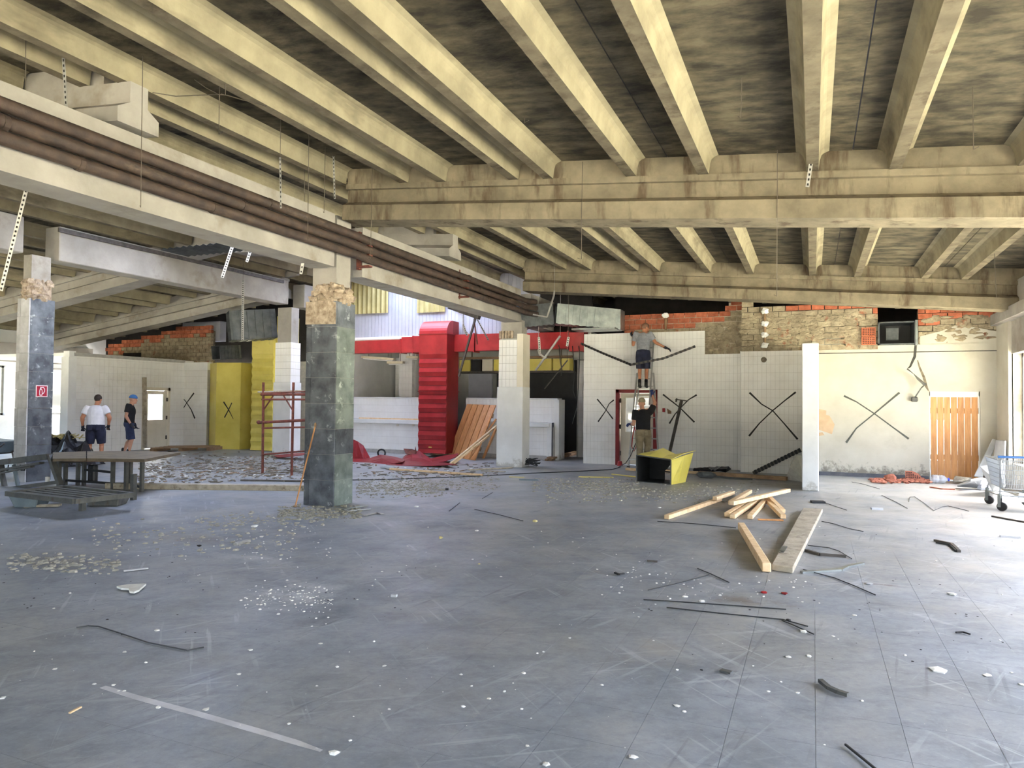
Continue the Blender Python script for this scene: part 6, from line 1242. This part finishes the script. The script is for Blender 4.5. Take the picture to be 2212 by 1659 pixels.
    for i in range(len(b.v)-48, len(b.v)): p = V(b.v[i]); cy = g('waist').y; b.v[i] = (p.x, cy+(p.y-cy)*.76, p.z)
    dz_ = V((0, 0, .025)); b.cap(g('shl')*.96+g('shr')*.04-dz_*.6, g('shr')*.96+g('shl')*.04-dz_*.6, .078, .078); [b.cap(g('chest')*.5+g('sh'+q_)*.5, g('sh'+q_)-dz_*.5, .09, .08) for q_ in 'lr']; b.cap(g('neck')-V((0, 0, .085)), g('neck')-V((0, 0, .03)), .088, .066); [b.cap(g('neck')-V((0, 0, .065)), g('sh'+q_)*.7+g('neck')*.3-V((0, 0, .035)), .07, .062) for q_ in 'lr']
    for s in 'lr':
        e = g('sh'+s).lerp(g('el'+s), sp.get('sleeve', .62)); a = g('sh'+s); d_ = (e-a).normalized(); b.tube([a-d_*.07, a, e], [.07, .08*bk, .074*bk], 14)
        b.ell(a, (.078, .078, .078), 12, 8)
    remesh(b, 't_shirt', sp['shirt'], t, .012, 3)
    # shorts or trousers
    b = MB(); b.ell(g('pel'), (.182*bk, .138*bk, .135), 16, 10); b.tube([g('pel'), g('pel')+V((0, 0, .13))], [.172*bk, .155*bk], 16)
    for i in range(len(b.v)-32, len(b.v)): p = V(b.v[i]); b.v[i] = (p.x, g('pel').y+(p.y-g('pel').y)*.76, p.z)
    for s in 'lr':
        a, e = g('hi'+s), g('kn'+s)
        if sp['legs'] == 'shorts': b.tube([a+V((0, 0, .04)), a.lerp(e, .3), a.lerp(e, sp.get('short', .92))], [.098*bk, .108*bk, .096], 14)
        else: b.tube([a+V((0, 0, .04)), a.lerp(e, .3), e, e.lerp(g('an'+s), .5), g('an'+s)+V((0, 0, .0))], [.098*bk, .106*bk, .082, .074, .066], 14)
    remesh(b, 'shorts' if sp['legs'] == 'shorts' else 'trousers', sp['legm'], t, .012, 3)
    if sp.get('pocket'):
        m = MB(); [m.obox(g('pel')+V((sx*.09, -.128*bk, -.03)), (.05, 0, 0), (0, .012, 0), (0, 0, .06)) for sx in (-1, 1)]; m.build('back_pocket', sp['legm'], t, local=True, bevel=.008)
    # shoes, socks
    for s in 'lr':
        a = g('an'+s); f_ = V(J.get('fd'+s, (0, .14, -.06))); m = MB(); b = MB()
        tip = a+f_; b.cap(a+V((0, -.045, -.045))*.9, tip, .044, .036); b.cap(a+V((0, -.02, .02)), a+V((0, -.01, -.03)), .045, .048); remesh(b, 'shoe', sp['shoe'], t, .011, 2)
        m.cap(a+V((0, 0, .11)), a+V((0, 0, -.0)), .043, .043); m.build('sock', sp.get('sock', 'tee_k'), t, local=True, smooth=True)
    # hair, cap, eyes, mouth
    if sp.get('hair'):
        b = MB(); q = MB(); q.ell((0, 0, 0), (.083, .101, .096), 16, 10); b.add([H(0, -.014, .036)+hm @ V((p[0], p[1], p[2])) for p in q.v if True], q.f)
        b.v = [tuple(v) if (hm.inverted() @ (V(v)-hc)).y < .062 or (hm.inverted() @ (V(v)-hc)).z > .075 else tuple(V(v)-hm @ V((0, .035, 0))) for v in b.v]; b.v = [tuple(v) if (hm.inverted() @ (V(v)-hc)).z > -.045 else tuple(V(v)*.6+hc*.4) for v in b.v]; b.build('hair', sp['hair'], t, local=True, smooth=True)
    if sp.get('cap'):
        b = MB(); q = MB(); q.ell((0, 0, 0), (.092, .112, .098), 18, 10); q.v = [(x, y, max(z, -.012)) for x, y, z in q.v]; b.add([H(0, -.006, .052)+hm @ V(p) for p in q.v], q.f); remesh(b, 'cap', sp['cap'], t, .008, 2)
        if sp.get('brim'):
            br = sp['brim']; m = MB(); m.prism([H(math.sin(a)*.075, br*(.07+.09*math.cos(a)), .045) for a in [PI/2*k/6 for k in range(-6, 7)]], hm @ V((0, 0, .008))); m.build('cap_brim', sp['cap'], t, local=True)
    m = MB(); [m.ell(H(s*.031, .087, .0), (.009, .006, .006), 8, 6) for s in (-1, 1)]; m.build('eyes', 'eye', t, local=True); m = MB(); m.ell(H(0, .089, -.063), (.022, .008, .006), 10, 6); m.build('mouth', 'lip', t, local=True)
    return t
def at_ground(x, y, Y): p = AY(x, y, Y); return V((p.x, p.y, 0))
# man in the white T-shirt, back to us, holding the tarpaulin
p = at_ground(205, 1000, 12.25)
person('person in white T-shirt and navy shorts seen from behind, holding black tarpaulin', p, math.radians(40), 1.0, dict(head=(.03, .05, 1.60), neck=(.0, .02, 1.45), shl=(-.19, 0, 1.375), shr=(.19, 0, 1.375), ell=(-.29, -.04, 1.15), wrl=(-.30, .06, .92), elr=(.31, -.05, 1.16), wrr=(.26, .10, .94), hyaw=-.35, hpitch=-.12, bulk=1.18, hdl=(-.1, .3, -1), hcl=1.0, knl=(-.13, .03, .5), knr=(.13, .03, .5), anl=(-.14, -.02, .09), anr=(.14, .02, .09)),
       dict(skin='skint', shirt='tee_w', legs='shorts', legm='navy', glove='glove_d', shoe='shoe', hair='hair', pocket=True, short=.98))
# man with the blue cap, walking to the right
p = at_ground(278, 985, 14.0)
person('person in black T-shirt, navy shorts and blue cap walking to the right', p, math.radians(-48), 1.0, dict(head=(.0, .08, 1.60), neck=(0, .03, 1.46), chest=(0, .02, 1.27), ell=(-.24, .0, 1.14), wrl=(-.25, .10, .90), elr=(.24, -.05, 1.15), wrr=(.25, .09, .91), hir=(.09, 0, .9), knr=(.1, .08, .5), anr=(.1, .0, .10), knl=(-.1, .0, .50), anl=(-.1, -.16, .12), fdl=(0, .13, -.08), hpitch=-.12, hcl=.6, hcr=.7),
       dict(skin='skin', shirt='tee_k', legs='shorts', legm='navyb', glove='glove_d', shoe='shoe', cap='capb', short=.98))
# man on the ladder: grey T-shirt, navy shorts
pl = AY(1390, 838, 18.06); FZ = 2.035
person('person in grey T-shirt and navy shorts standing high on the ladder with gloved arms spread', V((pl.x, 18.0, FZ)), math.radians(4), .98, dict(head=(.055, .07, 1.565), neck=(.02, .03, 1.43), shl=(-.19, 0, 1.40), shr=(.18, 0, 1.38), chest=(0, 0, 1.25), ell=(-.27, .06, 1.13), wrl=(-.29, .12, 1.37), elr=(.31, .06, 1.18), wrr=(.56, .14, 1.05), hdr=(1, .1, -.45), hnr=(0, -.3, -1), hcr=.35, hdl=(-.6, .2, .8), hnl=(.5, .6, .2), hcl=.9, hyaw=-1.0, hpitch=-.28, anl=(-.085, -.02, .09), anr=(.085, -.02, .09), knl=(-.09, .03, .5), knr=(.09, .03, .5)),
       dict(skin='skint', shirt='tee_g', legs='shorts', legm='navy', glove='glove_d', shoe='shoe', hair='hairs', short=1.0, hem=-.03))
# man steadying the ladder: khaki cap, black T-shirt, khaki trousers
p = at_ground(1390, 990, 17.28)
man = person('person in black T-shirt, khaki cap and trousers steadying the ladder with blue gloves', V((p.x, 17.22, 0)), math.radians(8), 1.02, dict(head=(-.04, .06, 1.60), neck=(-.01, .02, 1.45), shl=(-.19, 0, 1.38), shr=(.19, .02, 1.44), ell=(-.22, -.02, 1.10), wrl=(-.30, .20, 1.10), elr=(.27, .10, 1.62), wrr=(.19, .22, 1.82), hdr=(-.1, .2, 1), hnr=(0, 1, 0), hcr=.9, hdl=(-.9, .4, 0), hnl=(0, .3, -1), hcl=.9, hyaw=.1, hpitch=.1, knr=(.10, .20, .60), anr=(.07, .08, .30), hir=(.09, .0, .92), knl=(-.08, .05, .5), anl=(-.08, .0, .09)),
       dict(skin='skin', shirt='tee_k', legs='trousers', legm='khaki', glove='glove_b', shoe='shoe', cap='capk', pocket=True, brim=1))
h = MB(); a = AY(1371, 921, 17.4); h.tube([a+V(v) for v in ((0, 0, 0), (-.05, 0, -.25), (-.07, .0, -.5), (-.02, .02, -.62), (.04, 0, -.5), (.03, 0, -.2), (0, 0, -.02))], .012, 6)
tag(h.build('cord_loop', 'redcord'), 'loop of red cord hanging from the gloved hand at the ladder', 'cord')
wire('dark cable hanging from the hand beside the ladder down to the floor', [a+V((.06, 0, 0)), a+V((.08, 0, -.3)), AY(1374, 955, 17.4), AY(1362, 985, 17.3), AY(1352, 1000, 17.2), G(1335, 1010, .012)], .010, 'cable', 'hanging_cable', 'cable', None)
